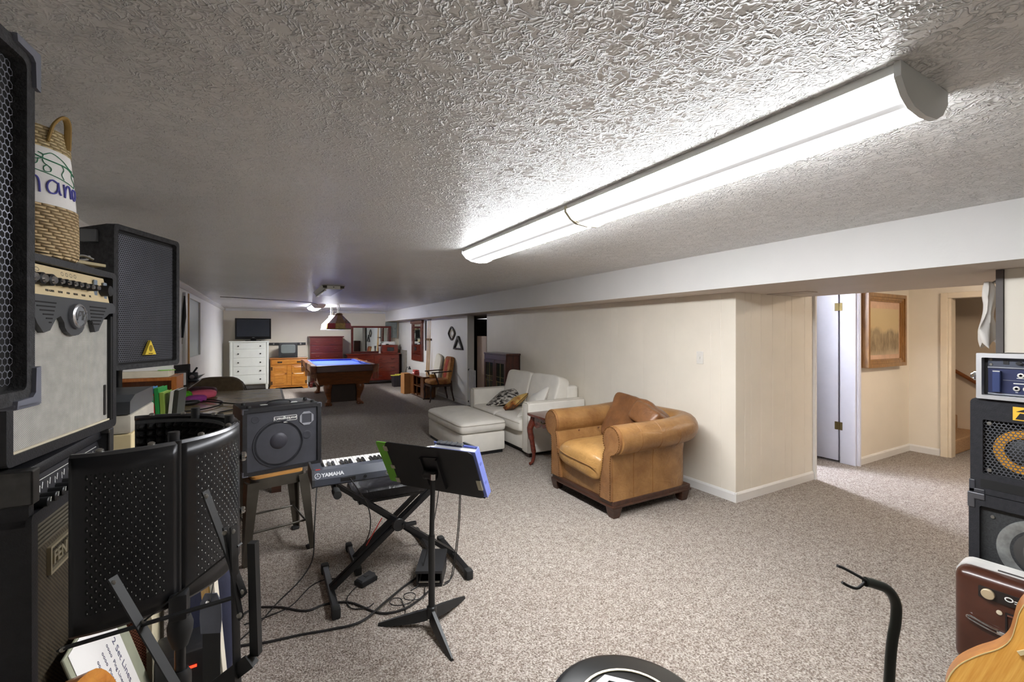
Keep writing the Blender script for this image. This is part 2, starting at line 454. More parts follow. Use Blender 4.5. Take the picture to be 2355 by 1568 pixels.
# stairs behind the doorway
M_step = plain('stair_carpet', (186, 150, 112), .95, var=.2, vs=60, bs=.6, bscale=200)
stp = MB()
for i in range(8): stp.box(7.21, 8.29, 2.03+.25*i, 4.48, .18*i, .18*(i+1), .012)
struct(stp.build('floor_stair', M_step, smooth=False))

# ================================================================ camera, world, render view
cam = bpy.data.cameras.new('camera'); co = bpy.data.objects.new('camera', cam); COL.objects.link(co)
cam.sensor_width = 36; cam.lens = 1010/2355*36; cam.shift_y = -18/2355; cam.clip_start = .05
co.location = (0, 0, CAM_H); co.rotation_euler = (R(90), 0, -TH); SC.camera = co
wd = bpy.data.worlds.new('world'); SC.world = wd; wd.use_nodes = True
wd.node_tree.nodes['Background'].inputs[0].default_value = (.8, .8, .8, 1); wd.node_tree.nodes['Background'].inputs[1].default_value = .3
SC.view_settings.view_transform = 'Standard'; SC.view_settings.look = 'None'; SC.view_settings.gamma = 1
SC.view_settings.use_curve_mapping = False; SC.view_settings.exposure = EXPOSURE = 2.2

# ================================================================ ceiling lights
M_house = plain('white_enamel', (226, 226, 222), .35, var=.02)
M_endcap = plain('white_plastic_cap', (214, 216, 214), .4, var=.02)
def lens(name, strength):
    # wrap lens emission: off-centre grey band painted in for the camera's view, edges dimmed
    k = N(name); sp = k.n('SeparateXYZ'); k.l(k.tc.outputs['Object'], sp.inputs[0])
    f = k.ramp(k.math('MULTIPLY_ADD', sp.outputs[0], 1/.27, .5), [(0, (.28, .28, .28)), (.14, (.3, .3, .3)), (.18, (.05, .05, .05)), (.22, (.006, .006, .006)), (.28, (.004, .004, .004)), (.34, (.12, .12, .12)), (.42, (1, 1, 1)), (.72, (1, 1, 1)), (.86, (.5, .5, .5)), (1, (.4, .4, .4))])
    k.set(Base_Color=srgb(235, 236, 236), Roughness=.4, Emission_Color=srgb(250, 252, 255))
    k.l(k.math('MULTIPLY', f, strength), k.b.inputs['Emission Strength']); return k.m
LENS, LENS_FAR, LENS_FILL = lens('lit_lens', 19.5), lens('lit_lens_far', 34), lens('lit_lens_fill', 1.3)
def wrap_fixture(label, x, y0, y1, seams, lens):
    t = thing('fluorescent_light', label, 'ceiling light', (x, (y0+y1)/2, H), 0, None)
    L = (y1-y0)/2; hw = .135
    MB().box(-hw+.02, hw-.02, -L+.01, L-.01, -.022, 0, .003).build('housing', M_house, t, smooth=False)
    pr = [(-hw+.003, -.024), (-hw+.006, -.034), (-hw+.03, -.064), (-hw+.07, -.083), (0, -.089), (hw-.07, -.083), (hw-.03, -.064), (hw-.006, -.034), (hw-.003, -.024), (hw-.01, -.0241), (-hw+.01, -.0241)]
    po = [(-hw-.002, -.001), (-hw-.002, -.034), (-hw+.03, -.067), (-hw+.07, -.086), (0, -.092), (hw-.07, -.086), (hw-.03, -.067), (hw+.002, -.034), (hw+.002, -.001)]
    MB().box(-hw-.001, hw+.001, -L+.012, L-.012, -.0235, -.001).build('housing_edge', M_house, t, smooth=False)
    cuts = [-L+.014]+seams+[L-.014]
    for a, b in zip(cuts[:-1], cuts[1:]):
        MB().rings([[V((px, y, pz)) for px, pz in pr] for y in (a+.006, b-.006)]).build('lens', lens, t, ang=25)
    cap = [(px*1.05, pz*1.08 if pz < -.013 else -.001) for px, pz in po]
    for y in (-L, L-.014): MB().prism(cap, y, y+.014).build('end_cap', M_endcap, t, ang=25)
    for y in seams: MB().prism([(px*1.02, pz*1.06 if pz < -.013 else -.005) for px, pz in po], y-.009, y+.009).build('joint_strip', plain('ivory_joint', (196, 188, 160), .4), t, ang=25)
    return t
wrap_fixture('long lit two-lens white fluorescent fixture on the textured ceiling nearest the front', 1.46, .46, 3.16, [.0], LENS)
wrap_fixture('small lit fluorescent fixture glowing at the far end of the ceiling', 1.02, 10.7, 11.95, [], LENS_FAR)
wrap_fixture('added unseen fluorescent fixture behind the camera, brightening what faces it', 1.46, -2.45, -1.2, [], LENS_FILL)  # unseen fixture, added to lift the surfaces facing the camera
# dead fixture without its lens
t = thing('strip_light', 'unlit white strip fixture without a lens, on the ceiling before the pool table', 'ceiling light', (.80, 7.05, H))
MB().prism([(-.15, 0), (-.11, -.05), (.11, -.05), (.15, 0)], -.62, .62).build('housing', plain('aged_white_enamel', (176, 172, 158), .4, var=.05), t, smooth=False)
MB().box(-.085, .085, -.634, -.62, -.052, -.006, .003).build('socket_plate', plain('socket_white', (236, 236, 230), .4), t, smooth=False)
for x in (-.11, .11): MB().box(x-.025, x+.025, -.632, -.62, -.036, -.005, .002).build('socket', plain('socket_brown', (70, 62, 48), .5), t, smooth=False)
MB().cyl((0, -.6345, -.024), (0, -.638, -.024), .007, n=10).build('screw', plain('dark_screw', (40, 40, 40), .4), t)
MB().tube([(-.1, -.58, -.066), (-.1, .6, -.066)], .013, 10).build('tube', plain('unlit_tube', (206, 204, 190), .2), t)
# assumed lamps out of view in the hall and closet; far lamp cord
t = thing('assumed_hall_lamp', 'assumed unseen round warm ceiling lamp that lights the hall behind the soffit', 'ceiling light', (5.95, .75, H))  # unseen lamp, assumed from the warm light on the hall walls
MB().lathe([(.09, 0), (.09, -.012), (.03, -.016)], 24).build('base', M_house, t)
MB().lathe([(.15, -.014), (.17, -.035), (.15, -.07), (.08, -.09), (0, -.094)], 24).build('globe', emit('assumed_warm_globe', (255, 236, 214), 21), t)
t = thing('assumed_closet_lamp', 'assumed unseen small cool round ceiling lamp, added to light the open white door', 'ceiling light', (5.1, 3.1, H))  # lamp out of view, assumed and added so the door face is lit
MB().lathe([(.08, 0), (.08, -.012), (.03, -.016)], 24).build('base', M_house, t)
MB().lathe([(.075, -.014), (.09, -.03), (.075, -.06), (.03, -.072), (0, -.074)], 24).build('globe', emit('assumed_cool_globe', (226, 234, 255), 260), t)
t = thing('closet_fill_bulb', 'added unseen warm bulb that brightens the dark utility closet', 'ceiling light', (4.5, 7.1, H))  # out-of-view bulb added so the closet contents are lit
MB().lathe([(.045, 0), (.045, -.03), (.02, -.05), (0, -.05)], 16).build('socket', M_house, t)
MB().ell((0, 0, -.085), (.03, .03, .04), 14, 10).build('bulb', emit('warm_fill_bulb', (255, 206, 150), 40), t)
cd = MB().tube(bez([(-.72, 9.35, H-.005), (-.1, 9.6, H-.006), (.5, 9.9, H-.006), (.9, 10.4, H-.006), (1.0, 10.68, H-.02)], 6), .006, 6)
tag(cd.build('ceiling_cord', plain('grey_cord', (120, 116, 108), .5)), 'thin grey cord running along the ceiling to the far lit fixture', 'cord')
# ================================================================ common materials
BLK = plain('black_plastic', (24, 24, 26), .45, var=.15)
BLKM = plain('black_steel', (22, 22, 23), .32, .3, var=.1)
TOLEX = plain('black_vinyl', (26, 26, 30), .5, var=.25, vs=40, bs=.35, bscale=220)
CARPETBLK = plain('black_speaker_carpet', (58, 58, 60), .95, var=.35, vs=60, bs=.8, bscale=260)
CHROME = plain('chrome', (205, 205, 205), .15, 1, var=.02)
STEEL = plain('brushed_steel', (150, 148, 142), .35, .9, var=.06)
GREYP = plain('grey_plastic', (96, 97, 100), .45, var=.06)
DKGREYP = plain('dark_grey_plastic', (58, 59, 62), .5, var=.08)
PAPER = plain('white_paper', (236, 234, 232), .7, var=.02)
RUBBER = plain('black_rubber', (30, 30, 30), .7)
WHITEINK = plain('white_ink', (232, 232, 228), .5)

# ================================================================ PA speakers on tripod stands
def pa_speaker(loc, rz, w, h, dep, label, pitch, wire, logo):
    t = thing('pa_speaker', label, 'speaker', loc, rz)
    bw = w*.62; e = .022
    # tapered cabinet: open box rim in front, narrower back
    cab = MB()
    cab.hexa([(-w/2, .03, 0), (w/2, .03, 0), (bw/2, dep, .02), (-bw/2, dep, .02), (-w/2, .03, h), (w/2, .03, h), (bw/2, dep, h-.02), (-bw/2, dep, h-.02)])
    bmesh.ops.bevel(cab.bm, geom=cab.bm.edges[:], offset=.012, segments=2, affect='EDGES')
    cab.plate(rrect(-w/2, w/2, 0, h, .02, 3), rrect(-w/2+e, w/2-e, e, h-e, .012, 3), 0, .04)
    cab.build('cabinet', CARPETBLK, t)
    MB().box(-w/2+e, w/2-e, .022, .028, e, h-e).build('baffle', plain('baffle_black', (14, 14, 15), .7), t, smooth=False)
    g = MB(); hexgrille(g, -w/2+e+.012, w/2-e-.012, e+.01, h-e-.01, .012, pitch, wire)
    g.build('grille', plain('grille_steel', (118, 120, 130), .4, .7, var=.1), t, smooth=False)
    for sx in (-1, 1):
        for sz in (0, 1):
            if logo: continue
            x, z = sx*w/2, (h if sz else 0); sg = -1 if sz else 1
            c = MB()
            c.box(x-sx*.002, x+sx*.006, -.006, .09, z-sg*.006, z+sg*.06, .004)
            c.box(x-sx*.06, x+sx*.006, -.006, .09, z-sg*.006, z+sg*.002, .004) if sz else c.box(x-sx*.06, x+sx*.006, -.006, .09, z-sg*.008, z+sg*.003, .004)
            c.prism([(x+sx*.005, z-sg*.005), (x-sx*.06, z-sg*.005), (x-sx*.058, z+sg*.007), (x-sx*.018, z+sg*.009), (x-sx*.010, z+sg*.016), (x-sx*.008, z+sg*.058), (x+sx*.005, z+sg*.06)], -.006, .0)
            c.build('corner_guard', plain('corner_grey_plastic', (108, 110, 122), .4), t, smooth=False)
    if logo:
        tri = MB().prism([(-.036, .062), (.036, .062), (0, .132)], -.004, .009)
        lg = tri.build('triangle_badge', plain('yellow_badge', (226, 196, 66), .4, var=.04), t, smooth=False)
        lg.location.x = .0
        el = MB().prism(circ(0, .093, .011, 16, .016), -.0055, -.0035)
        el.build('badge_oval', plain('badge_olive', (150, 124, 40), .5), lg, smooth=False)
        MB().text('behringer', .0075, (0, -.0048, .068), (1, 0, 0), (0, 0, 1)).build('badge_lettering', plain('badge_ink', (90, 70, 20), .5), lg, smooth=False)
        MB().box(-w/2-.004, -w/2+.014, .075, .14, h-.085, h-.03, .002).build('rigging_plate', GREYP, t, smooth=False)
    return t
def tripod_stand(loc, top, label, spread=.34, rz=0, name='speaker_stand'):
    t = thing(name, label, 'stand', loc, rz)
    MB().cyl((0, 0, .12), (0, 0, top*.62), .019).build('outer_tube', BLKM, t)
    MB().cyl((0, 0, top*.6), (0, 0, top-.004), .0165).build('inner_tube', BLKM, t)
    MB().cyl((0, 0, top*.6-.03), (0, 0, top*.6+.03), .027).cyl((.02, 0, top*.6), (.07, 0, top*.6), .008).build('clamp_collar', BLK, t)
    MB().cyl((0, 0, .4), (0, 0, .46), .028).build('leg_collar', BLK, t)
    for k in range(3):
        a = R(90+120*k); c, s = math.cos(a), math.sin(a)
        lg = MB().bar((c*.025, s*.025, .43), (c*spread, s*spread, .016), .022, .022).build('leg', BLKM, t, smooth=False)
        MB().box(-.018, .018, -.018, .018, 0, .035, .006, m=Matrix.Translation((c*spread, s*spread, 0))).build('rubber_foot', RUBBER, lg)
        MB().bar((c*.02, s*.02, .15), (c*spread*.55, s*spread*.55, .21), .014, .006).build('brace', BLKM, t, smooth=False)
    return t
pa_speaker((-.374, .874, 1.362), R(83.7), .40, .60, .33, 'tall black mesh-fronted speaker cut off at the left picture edge, nearest the front', .0125, .0019, False)
tripod_stand((-.374-.1485, .874+.016, 0), 1.361, 'black tripod stand holding the speaker at the left picture edge')
pa_speaker((-.498, 2.74, 1.313), R(64.7), .42, .655, .33, 'black mesh-fronted speaker with a yellow triangle badge, behind the basket', .0105, .0029, True)
tripod_stand((-.498-.9041*.1485, 2.74+.4274*.1485, 0), 1.312, 'black tripod stand under the speaker with the yellow triangle', .14)

# ================================================================ combo amplifier with silver cloth
t = thing('guitar_amplifier', 'black combo amplifier with silver cloth, beige knob panel and round emblem, under the basket', 'amplifier', (-.4655, 1.6325, 1.168), R(81.8))
w, h = .5, .505
cab = MB().box(-w/2, w/2, .035, .27, .012, h-.0, .012)
cab.plate(rrect(-w/2, w/2, .012, h, .014, 3), rrect(-w/2+.022, w/2-.022, .036, h-.018, .006, 3), -.002, .05)
cab.build('cabinet', TOLEX, t)
for x in (-.2, .2):
    for y in (.06, .22): MB().lathe([(.016, 0), (.016, .014)], 12, (x, y, 0)).build('foot', RUBBER, t)
MB().box(-w/2+.022, w/2-.03, .008, .03, .04, h-.15).build('grille_cloth', weave('silver_grille_cloth', (120, 118, 113), (196, 193, 186), .0052, .6), t, smooth=False)
MB().box(-w/2+.02, w/2-.028, .002, .014, .0362, .0415, .001).build('piping', plain('cream_piping', (206, 196, 172), .6), t, smooth=False)
MB().box(w/2-.034, w/2-.02, -.001, .03, .036, h-.14).build('side_border', plain('black_border', (12, 12, 13), .5), t, smooth=False)
MB().box(w/2-.058, w/2-.047, .0045, .0085, .055, .15, .002).build('cloth_tear', plain('tear_dark', (40, 36, 32), .8), t, smooth=False)
# control panel slanted back
ph = MB().hexa([(-w/2+.014, .000, h-.098), (w/2-.04, .000, h-.098), (w/2-.04, .05, h-.098), (-w/2+.014, .05, h-.098), (-w/2+.014, .012, h-.022), (w/2-.048, .012, h-.022), (w/2-.048, .05, h-.022), (-w/2+.014, .05, h-.022)])
pn = ph.build('control_panel', plain('beige_faceplate', (214, 194, 152), .5, var=.05), t, smooth=False)
pd = V((0, .012, .076)).normalized()
P0 = lambda x, u: V((x, 0, h-.098))+pd*u
ink = MB()
for i, x in enumerate((-.20, -.165, -.125, -.02, .0, .02, .04)):
    o_ = P0(x, .064)+V((0, -.0006, 0)); xd = V((1, 0, 0))
    ink.rings([[o_+xd*(a*.9)+pd*b for a, b in circ(0, 0, .011 if i < 3 else .007, 14, .0055)], [o_+xd*(a*.72)+pd*(b*.7) for a, b in circ(0, 0, .011 if i < 3 else .007, 14, .0055)]], cap=False)
for x, s_ in ((-.09, 'PRE GAIN'), (-.045, 'LOW'), (-.01, 'MID'), (.025, 'HIGH'), (.065, 'POST'), (.1, 'FX')):
    ink.text(s_, .008, P0(x, .013)+V((0, -.0008, 0)), (1, 0, 0), pd)
for x in (-.085, .09): ink.box(x-.03, x+.03, .0035, .0042, h-.091, h-.0895)
ink.build('panel_marking', plain('panel_grey_ink', (98, 92, 82), .6), pn, smooth=False)
MB().box(.128, .147, .003, .0075, h-.092, h-.032, .002).box(.182, .203, .002, .0075, h-.094, h-.035, .003).build('display_strip', plain('lcd_blue_grey', (122, 134, 146), .3), pn, smooth=False)
for i, x in enumerate([-.225, -.19, -.155, -.118, -.085, -.055, -.025, .003, .033, .063, .093]):
    r_ = .0155 if i < 4 else .0098; o_ = P0(x, .038)
    kb = MB().lathe([(r_, 0), (r_*.95, -.024), (r_*.72, -.027), (r_*.7, -.0265)], 18, o_, 'y').build('knob', BLK, t)
    MB().lathe([(r_*.7, -.0262), (r_*.55, -.0305), (0, -.031)], 18, o_, 'y').build('knob_cap', CHROME, kb)
kb = MB().lathe([(.017, 0), (.016, -.024), (0, -.0245)], 18, P0(.172, .036), 'y').build('knob', BLK, t)
MB().cyl(P0(.21, .036), P0(.21, .036)+V((0, -.015, 0)), .0055, n=10).build('toggle_tip', BLK, t)
# scalloped fascia
zt = h-.098
sc = [(-w/2+.012, zt), (w/2-.03, zt), (w/2-.012, zt-.01), (w/2-.012, zt-.03), (w/2-.05, zt-.034), (w/2-.085, zt-.052), (w/2-.115, zt-.088), (w/2-.135, zt-.092), (w/2-.15, zt-.06), (w/2-.17, zt-.056)]
for k in range(9):
    a = PI*k/8; sc.append((.01+.05*math.cos(a), zt-.056-.036*math.sin(a)-.01))
sc += [(-.055, zt-.05), (-.075, zt-.058), (-.1, zt-.088), (-.125, zt-.094), (-.15, zt-.07), (-.165, zt-.045), (-w/2+.03, zt-.04), (-w/2+.012, zt-.03)]
fa = MB().prism(sc, -.004, .018).build('fascia', plain('fascia_dark_grey', (64, 65, 68), .45), t, smooth=False)
for k in range(6):
    z = zt-.018-.010*k
    for a_, b_ in ((-.165+.012*k, -.075-.004*k), (w/2-.165+.002*k, w/2-.07-.008*k)): MB().box(a_, b_, -.0048, -.003, z-.0018, z+.0018).build('vent_slot', plain('slot_black', (14, 14, 14), .8), fa, smooth=False)
em = MB().lathe([(.034, -.003), (.034, -.014), (.03, -.017), (.0285, -.017), (.027, -.0135), (0, -.0135)], 28, (.012, 0, zt-.048), 'y').build('emblem', plain('emblem_ring', (188, 190, 194), .25, .9), t)
MB().lathe([(.027, -.0125), (.027, -.014), (0, -.014)], 24, (.012, 0, zt-.048), 'y').build('emblem_face', plain('emblem_grey', (120, 122, 126), .45, .3), em)
MB().text('PV', .038, (.012, -.0146, zt-.048), (1, 0, .02), (0, 0, 1), .001, font_shear=.5).bar((.0, -.0148, zt-.068), (-.012, -.0148, zt-.036), .003, .001).bar((.03, -.0148, zt-.062), (.026, -.0148, zt-.04), .003, .001).build('emblem_lettering', CHROME, em, smooth=False)

# ---------------------------------------------------------------- basket and bits on top of it
bz = 1.168+.505+.001; BC = V((-.575, 1.635, bz))
t = thing('woven_basket', 'tall woven straw basket with a scribbled white fabric band, on top of an amplifier', 'basket', BC, R(22))
def straw(name, a, b):
    k = N(name); sp = k.n('SeparateXYZ'); k.l(k.tc.outputs['Object'], sp.inputs[0])
    an = k.math('ARCTAN2', sp.outputs[1], sp.outputs[0]); z = k.math('MULTIPLY', sp.outputs[2], 125)
    row = k.math('FLOOR', z); fr_ = k.math('FRACT', z)
    ph_ = k.math('ADD', k.math('MULTIPLY', an, 26), k.math('MULTIPLY', row, 1.9))
    s_ = k.math('MULTIPLY_ADD', k.math('SINE', ph_), .5, .5)
    prof = k.math('MULTIPLY', k.math('SINE', k.math('MULTIPLY', fr_, PI)), k.math('POWER', s_, .4))
    nz = k.noise(k.mapping((1, 1, .4)), 60)
    f = k.math('MULTIPLY_ADD', nz, .5, k.math('MULTIPLY', prof, .6))
    k.set(Base_Color=k.ramp(f, [(.2, srgb(*a)), (.7, srgb(*b))]), Roughness=.85)
    k.bump(prof, .9, .012); MATS[name] = k.m; return k.m
rb = lambda z: .118-.02*(z/.34)+.006*math.sin(z/.34*PI)
prof = [(.0, 0), (.112, 0), (.121, .01)]+[(rb(z)+.004, z) for z in (.03, .06, .09, .12, .135)]
MB().lathe(prof, 48).build('woven_base', straw('jute_weave', (158, 126, 84), (232, 206, 160)), t)
MB().lathe([(rb(z), z) for z in (.13, .16, .2, .24, .28, .29)], 48, cap=False).build('fabric_band', plain('white_canvas', (238, 236, 234), .85, var=.02, bs=.25, bscale=50), t)
MB().lathe([(rb(.285)+.001, .283), (rb(.3)+.003, .295), (rb(.33)+.003, .338), (rb(.33)-.004, .338), (rb(.3)-.006, .292)], 48, cap=False).build('straw_rim', straw('pale_straw', (186, 158, 108), (236, 216, 168)), t)
MB().lathe([(rb(.135)+.0025, .128), (rb(.135)+.004, .131), (rb(.135)+.0025, .134)], 48, cap=False).build('stitch_line', plain('brown_stitch', (120, 92, 60), .8), t)
for a0 in (-44, 136):
    pts = []
    for k in range(9):
        a = R(a0-16+32*k/8); q = math.sin(PI*k/8)
        pts.append(((rb(.33)+.006+.012*q)*math.cos(a), (rb(.33)+.006+.012*q)*math.sin(a), .30+.073*q**.6))
    MB().tube(bez(pts, 3), .0075, 8, flat=.5).build('handle', plain('jute_handle', (150, 120, 66), .85, bs=.4, bscale=90), t)
def cylp(x, z, lift=.0012): a = x/.115; return V(((rb(z)+lift)*math.sin(a), -(rb(z)+lift)*math.cos(a), z))
pur = MB()
def pstroke(pts, dx): pur.tube([cylp(p.x+dx, .165+p.y, .0016) for p in bez([(a, b, 0) for a, b in pts], 5)], .0021, 6)
for dx in (-.065, -.005):
    pstroke([(-.002, -.002), (0, .02), (.002, .036), (.004, .024), (.008, .03), (.015, .038), (.020, .03), (.021, .004)], dx)
    pstroke([(.021, .004), (.023, .024), (.030, .036), (.038, .036), (.042, .024), (.043, -.002)], dx)
pstroke([(.032, .032), (.020, .036), (.010, .026), (.008, .012), (.014, .002), (.026, .004), (.033, .018), (.034, .034), (.036, .01), (.040, .002)], .045)
pstroke([(0, .034), (.001, .016), (.001, 0), (.005, .022), (.014, .034), (.021, .026), (.023, .002)], .095)
pstroke([(.018, .030), (.006, .03), (.002, .014), (.010, .002), (.020, .014), (.021, .03)], .124)
pur.build('purple_lettering', plain('purple_marker', (92, 92, 176), .7), t, smooth=False)
gr = MB()
def stroke(pts, r=.0011): gr.tube([cylp(p.x+.05, p.y) for p in bez([(a, b, 0) for a, b in pts], 4)], r, 5)
stroke([(-.12, .287), (-.05, .268), (0, .252), (.06, .248), (.1, .236)], .0016)
stroke([(-.12, .23), (-.04, .222), (.03, .212), (.09, .202)])
stroke([(0, .262), (.02, .272), (.05, .262), (.07, .25), (.09, .246)])
stroke([(-.045, .275), (-.055, .258), (-.05, .24), (-.04, .228)], .0009)
stroke([(-.018, .263), (-.026, .255), (-.02, .247), (-.005, .252), (-.002, .262), (-.012, .266)])
stroke([(-.012, .25), (-.016, .236), (-.03, .228)]); stroke([(-.004, .25), (0, .24), (.014, .232), (.012, .222), (0, .22), (-.002, .23), (.006, .238)])
stroke([(.045, .25), (.05, .238), (.042, .224), (.048, .212)], .0009); stroke([(.085, .24), (.082, .226), (.094, .214), (.09, .203)], .0009)
gr.build('green_scribble', plain('green_marker', (52, 124, 92), .7), t)
# loose booklets / CDs beside the basket
def slab(name, label, cat, loc, rz, sz, mat, tilt=0, group=None, extra=None):
    t_ = thing(name, label, cat, loc, rz, group)
    o_ = MB().box(-sz[0]/2, sz[0]/2, -sz[1]/2, sz[1]/2, 0, sz[2], min(.002, sz[2]*.3)).build(extra or 'body', mat, t_, smooth=False)
    return t_
zz = bz
for i, (x, y, r_, sx, sy, sz_, c, lb, cov) in enumerate([
    (-.535, 1.830, 70, .17, .11, .006, (212, 212, 206), 'pale bottom booklet lying under the metal clip on the silver-cloth amplifier', 'pale_cover'),
    (-.540, 1.835, 88, .15, .10, .012, (70, 66, 60), 'dark flat case in the small pile beside the straw basket', 'dark_case'),
    (-.535, 1.832, 60, .17, .09, .010, (150, 132, 84), 'tan thin booklet on top of the small pile beside the straw basket', 'tan_cover')]):
    s_ = thing('booklet', lb, 'booklet', (x, y, zz), R(r_), 'booklets beside the basket')
    MB().box(-sx/2, sx/2, -sy/2, sy/2, 0, sz_, .0015).build('cover', plain(cov, c, .45, var=.1), s_, smooth=False)
    MB().box(-sx/2+.003, sx/2+.001, -sy/2+.003, sy/2+.001, .002, sz_-.002).build('page_block', plain('page_edge', (228, 222, 206), .8), s_, smooth=False)
    zz += sz_+.0003
ck = thing('capo_clip', 'bright metal clip lying on the booklets beside the straw basket', 'clip', (-.515, 1.845, zz), R(50))
MB().tube(bez([(-.04, 0, .004), (-.01, .006, .012), (.02, 0, .02), (.045, -.004, .012)], 5), .0038, 8).build('arm', CHROME, ck)
MB().tube(bez([(-.035, .002, .004), (0, -.004, .004), (.03, 0, .01), (.04, .004, .022)], 5), .0034, 8).build('lever', CHROME, ck)

# ================================================================ tall combo amp with chrome corner
t = thing('bass_amplifier', 'tall black combo amplifier with a brown mesh front and metal corners, beneath the silver-cloth one', 'amplifier', (-.4555, 1.6585, 0), R(88.1))
w, h = .52, 1.166
cab = MB().box(-w/2, w/2, .05, .29, .0, h, .012)
cab.plate(rrect(-w/2, w/2, 0, h-.10, .008, 3), rrect(-w/2+.028, w/2-.028, .03, h-.13, .004, 3), 0, .06)
cab.box(-w/2, -w/2+.026, .004, .06, h-.13, h-.001, .006).box(w/2-.026, w/2, .004, .06, h-.13, h-.001, .006).box(-w/2, w/2, .02, .06, h-.03, h, .008)
cab.build('cabinet', TOLEX, t)
MB().box(-w/2+.026, w/2-.026, .012, .052, .03, h-.19).build('grille', weave('brown_metal_mesh', (18, 16, 13), (84, 74, 58), .011, .5, metal=.3), t, smooth=False)
rb_ = MB()
for k in range(7): rb_.box(-w/2+.028, w/2-.028, .006, .02, h-.195+.0105*k, h-.189+.0105*k, .001)
rb_.build('louvre_strips', plain('louvre_grey', (120, 114, 100), .4, .6), t, smooth=False)
cp = MB().hexa([(-w/2+.026, .012, h-.118), (w/2-.026, .012, h-.118), (w/2-.026, .055, h-.118), (-w/2+.026, .055, h-.118), (-w/2+.026, .03, h-.035), (w/2-.026, .03, h-.035), (w/2-.026, .055, h-.035), (-w/2+.026, .055, h-.035)]).build('control_panel', plain('panel_black', (44, 44, 48), .4), t, smooth=False)
pd = V((0, .018, .083)).normalized(); P1 = lambda x, u: V((x, .012, h-.118))+pd*u
ln = MB(); ln.tube([P1(-w/2+.045, .035)+V((0, -.001, 0)), P1(-w/2+.05, .072)+V((0, -.001, 0)), P1(w/2-.05, .072)+V((0, -.001, 0))], .0009, 4)
for k in range(10):
    x = -.19+.04*k; ln.tube([P1(x-.014, .045), P1(x-.006, .06), P1(x, .05), P1(x+.012, .064)], .0009, 4)
    ln.box(x-.01, x+.01, .009, .0125, h-.117, h-.1135)
ln.build('panel_marking', WHITEINK, cp, smooth=False)
for k in range(10):
    o_ = P1(-.2+.04*k, .03); kb = MB().lathe([(.012, .002), (.0115, -.026), (.009, -.028), (0, -.028)], 16, o_, 'y').build('knob', BLK, t)
    MB().bar(o_+V((0, -.0285, 0)), o_+V((.004, -.0285, .010)), .0022, .001, (0, 1, 0)).build('pointer', WHITEINK, kb, smooth=False)
bd = MB().plate(rrect(-.155, .03, h-.285, h-.215, .002, 1), rrect(-.149, .024, h-.279, h-.221, .002, 1), .004, .012)
bd = bd.build('badge', plain('badge_silver', (186, 176, 150), .35, .7), t, smooth=False)
MB().text('FENDER', .044, (-.062, .0055, h-.25), (1, 0, 0), (0, 0, 1), .002, bold=.0008).build('badge_lettering', plain('badge_silver', (186, 176, 150), .35, .7), bd, smooth=False)
for sx in (-1, 1):
    x = sx*w/2
    cg = MB().box(x-sx*.035, x+sx*.004, -.002, .075, h-.012, h+.003, .004).box(x-sx*.03, x+sx*.004, -.003, .004, h-.075, h+.003, .003).box(x-sx*.001, x+sx*.004, -.003, .07, h-.075, h+.003, .003)
    cg.build('corner_guard', plain('worn_steel_corner', (74, 72, 70), .3, .5, var=.25, vs=25), t, smooth=False)
sd = MB().box(-w/2-.004, -w/2+.002, .075, .25, h-.11, h-.02, .002).build('side_handle_plate', BLK, t, smooth=False)
MB().tube(bez([(-w/2-.004, .095, h-.06), (-w/2-.026, .12, h-.055), (-w/2-.03, .165, h-.053), (-w/2-.026, .21, h-.055), (-w/2-.004, .235, h-.06)], 5), .009, 8).build('side_handle', BLK, t)

# ================================================================ curved microphone shield on a stand
t = thing('microphone_shield', 'curved black perforated microphone shield with foam inside, in front of the amplifiers', 'microphone shield', (0, 0, 0))
SCX, SCY, SR, Z0, Z1 = -.27, 1.25, .212, .952, 1.262
def dots(name, base, hole, nu, nv, m=(.14, .86, .1, .9)):
    k = N(name); sp = k.n('SeparateXYZ'); k.l(k.tc.outputs['UV'], sp.inputs[0]); u, v = sp.outputs[0], sp.outputs[1]
    def layer(du, ox=0.0, oy=0.0):
        a = k.math('SUBTRACT', k.math('FRACT', k.math('ADD', k.math('MULTIPLY', u, nu), du)), .5+ox)
        b = k.math('SUBTRACT', k.math('FRACT', k.math('ADD', k.math('MULTIPLY', v, nv), du)), .5+oy)
        b = k.math('MULTIPLY', b, .62)
        return k.math('SQRT', k.math('ADD', k.math('MULTIPLY', a, a), k.math('MULTIPLY', b, b)))
    d = k.math('MINIMUM', layer(0.0), layer(.5))
    inside = k.math('LESS_THAN', d, .185)
    for val, op, lim in ((u, 'GREATER_THAN', m[0]), (u, 'LESS_THAN', m[1]), (v, 'GREATER_THAN', m[2]), (v, 'LESS_THAN', m[3])): inside = k.math('MULTIPLY', inside, k.math(op, val, lim))
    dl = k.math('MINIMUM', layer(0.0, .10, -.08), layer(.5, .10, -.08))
    glint = k.math('MULTIPLY', k.math('LESS_THAN', dl, .05), inside)  # pale dot paints a highlight into the colour of each hole
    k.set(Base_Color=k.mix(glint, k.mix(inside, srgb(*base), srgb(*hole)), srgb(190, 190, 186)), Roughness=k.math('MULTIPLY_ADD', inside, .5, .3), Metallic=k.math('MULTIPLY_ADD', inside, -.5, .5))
    k.bump(k.math('MULTIPLY', inside, -1), .5, .003)
    MATS[name] = k.m; return k.m
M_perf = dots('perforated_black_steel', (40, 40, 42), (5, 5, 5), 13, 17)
M_foam = plain('black_foam', (30, 30, 32), .9, var=.3, vs=50)
arcs = [(-98, -56.5), (-54.5, -1), (1, 55), (57, 97)]
P = lambda a, r, z: V((SCX+r*math.cos(R(a)), SCY+r*math.sin(R(a)), z))
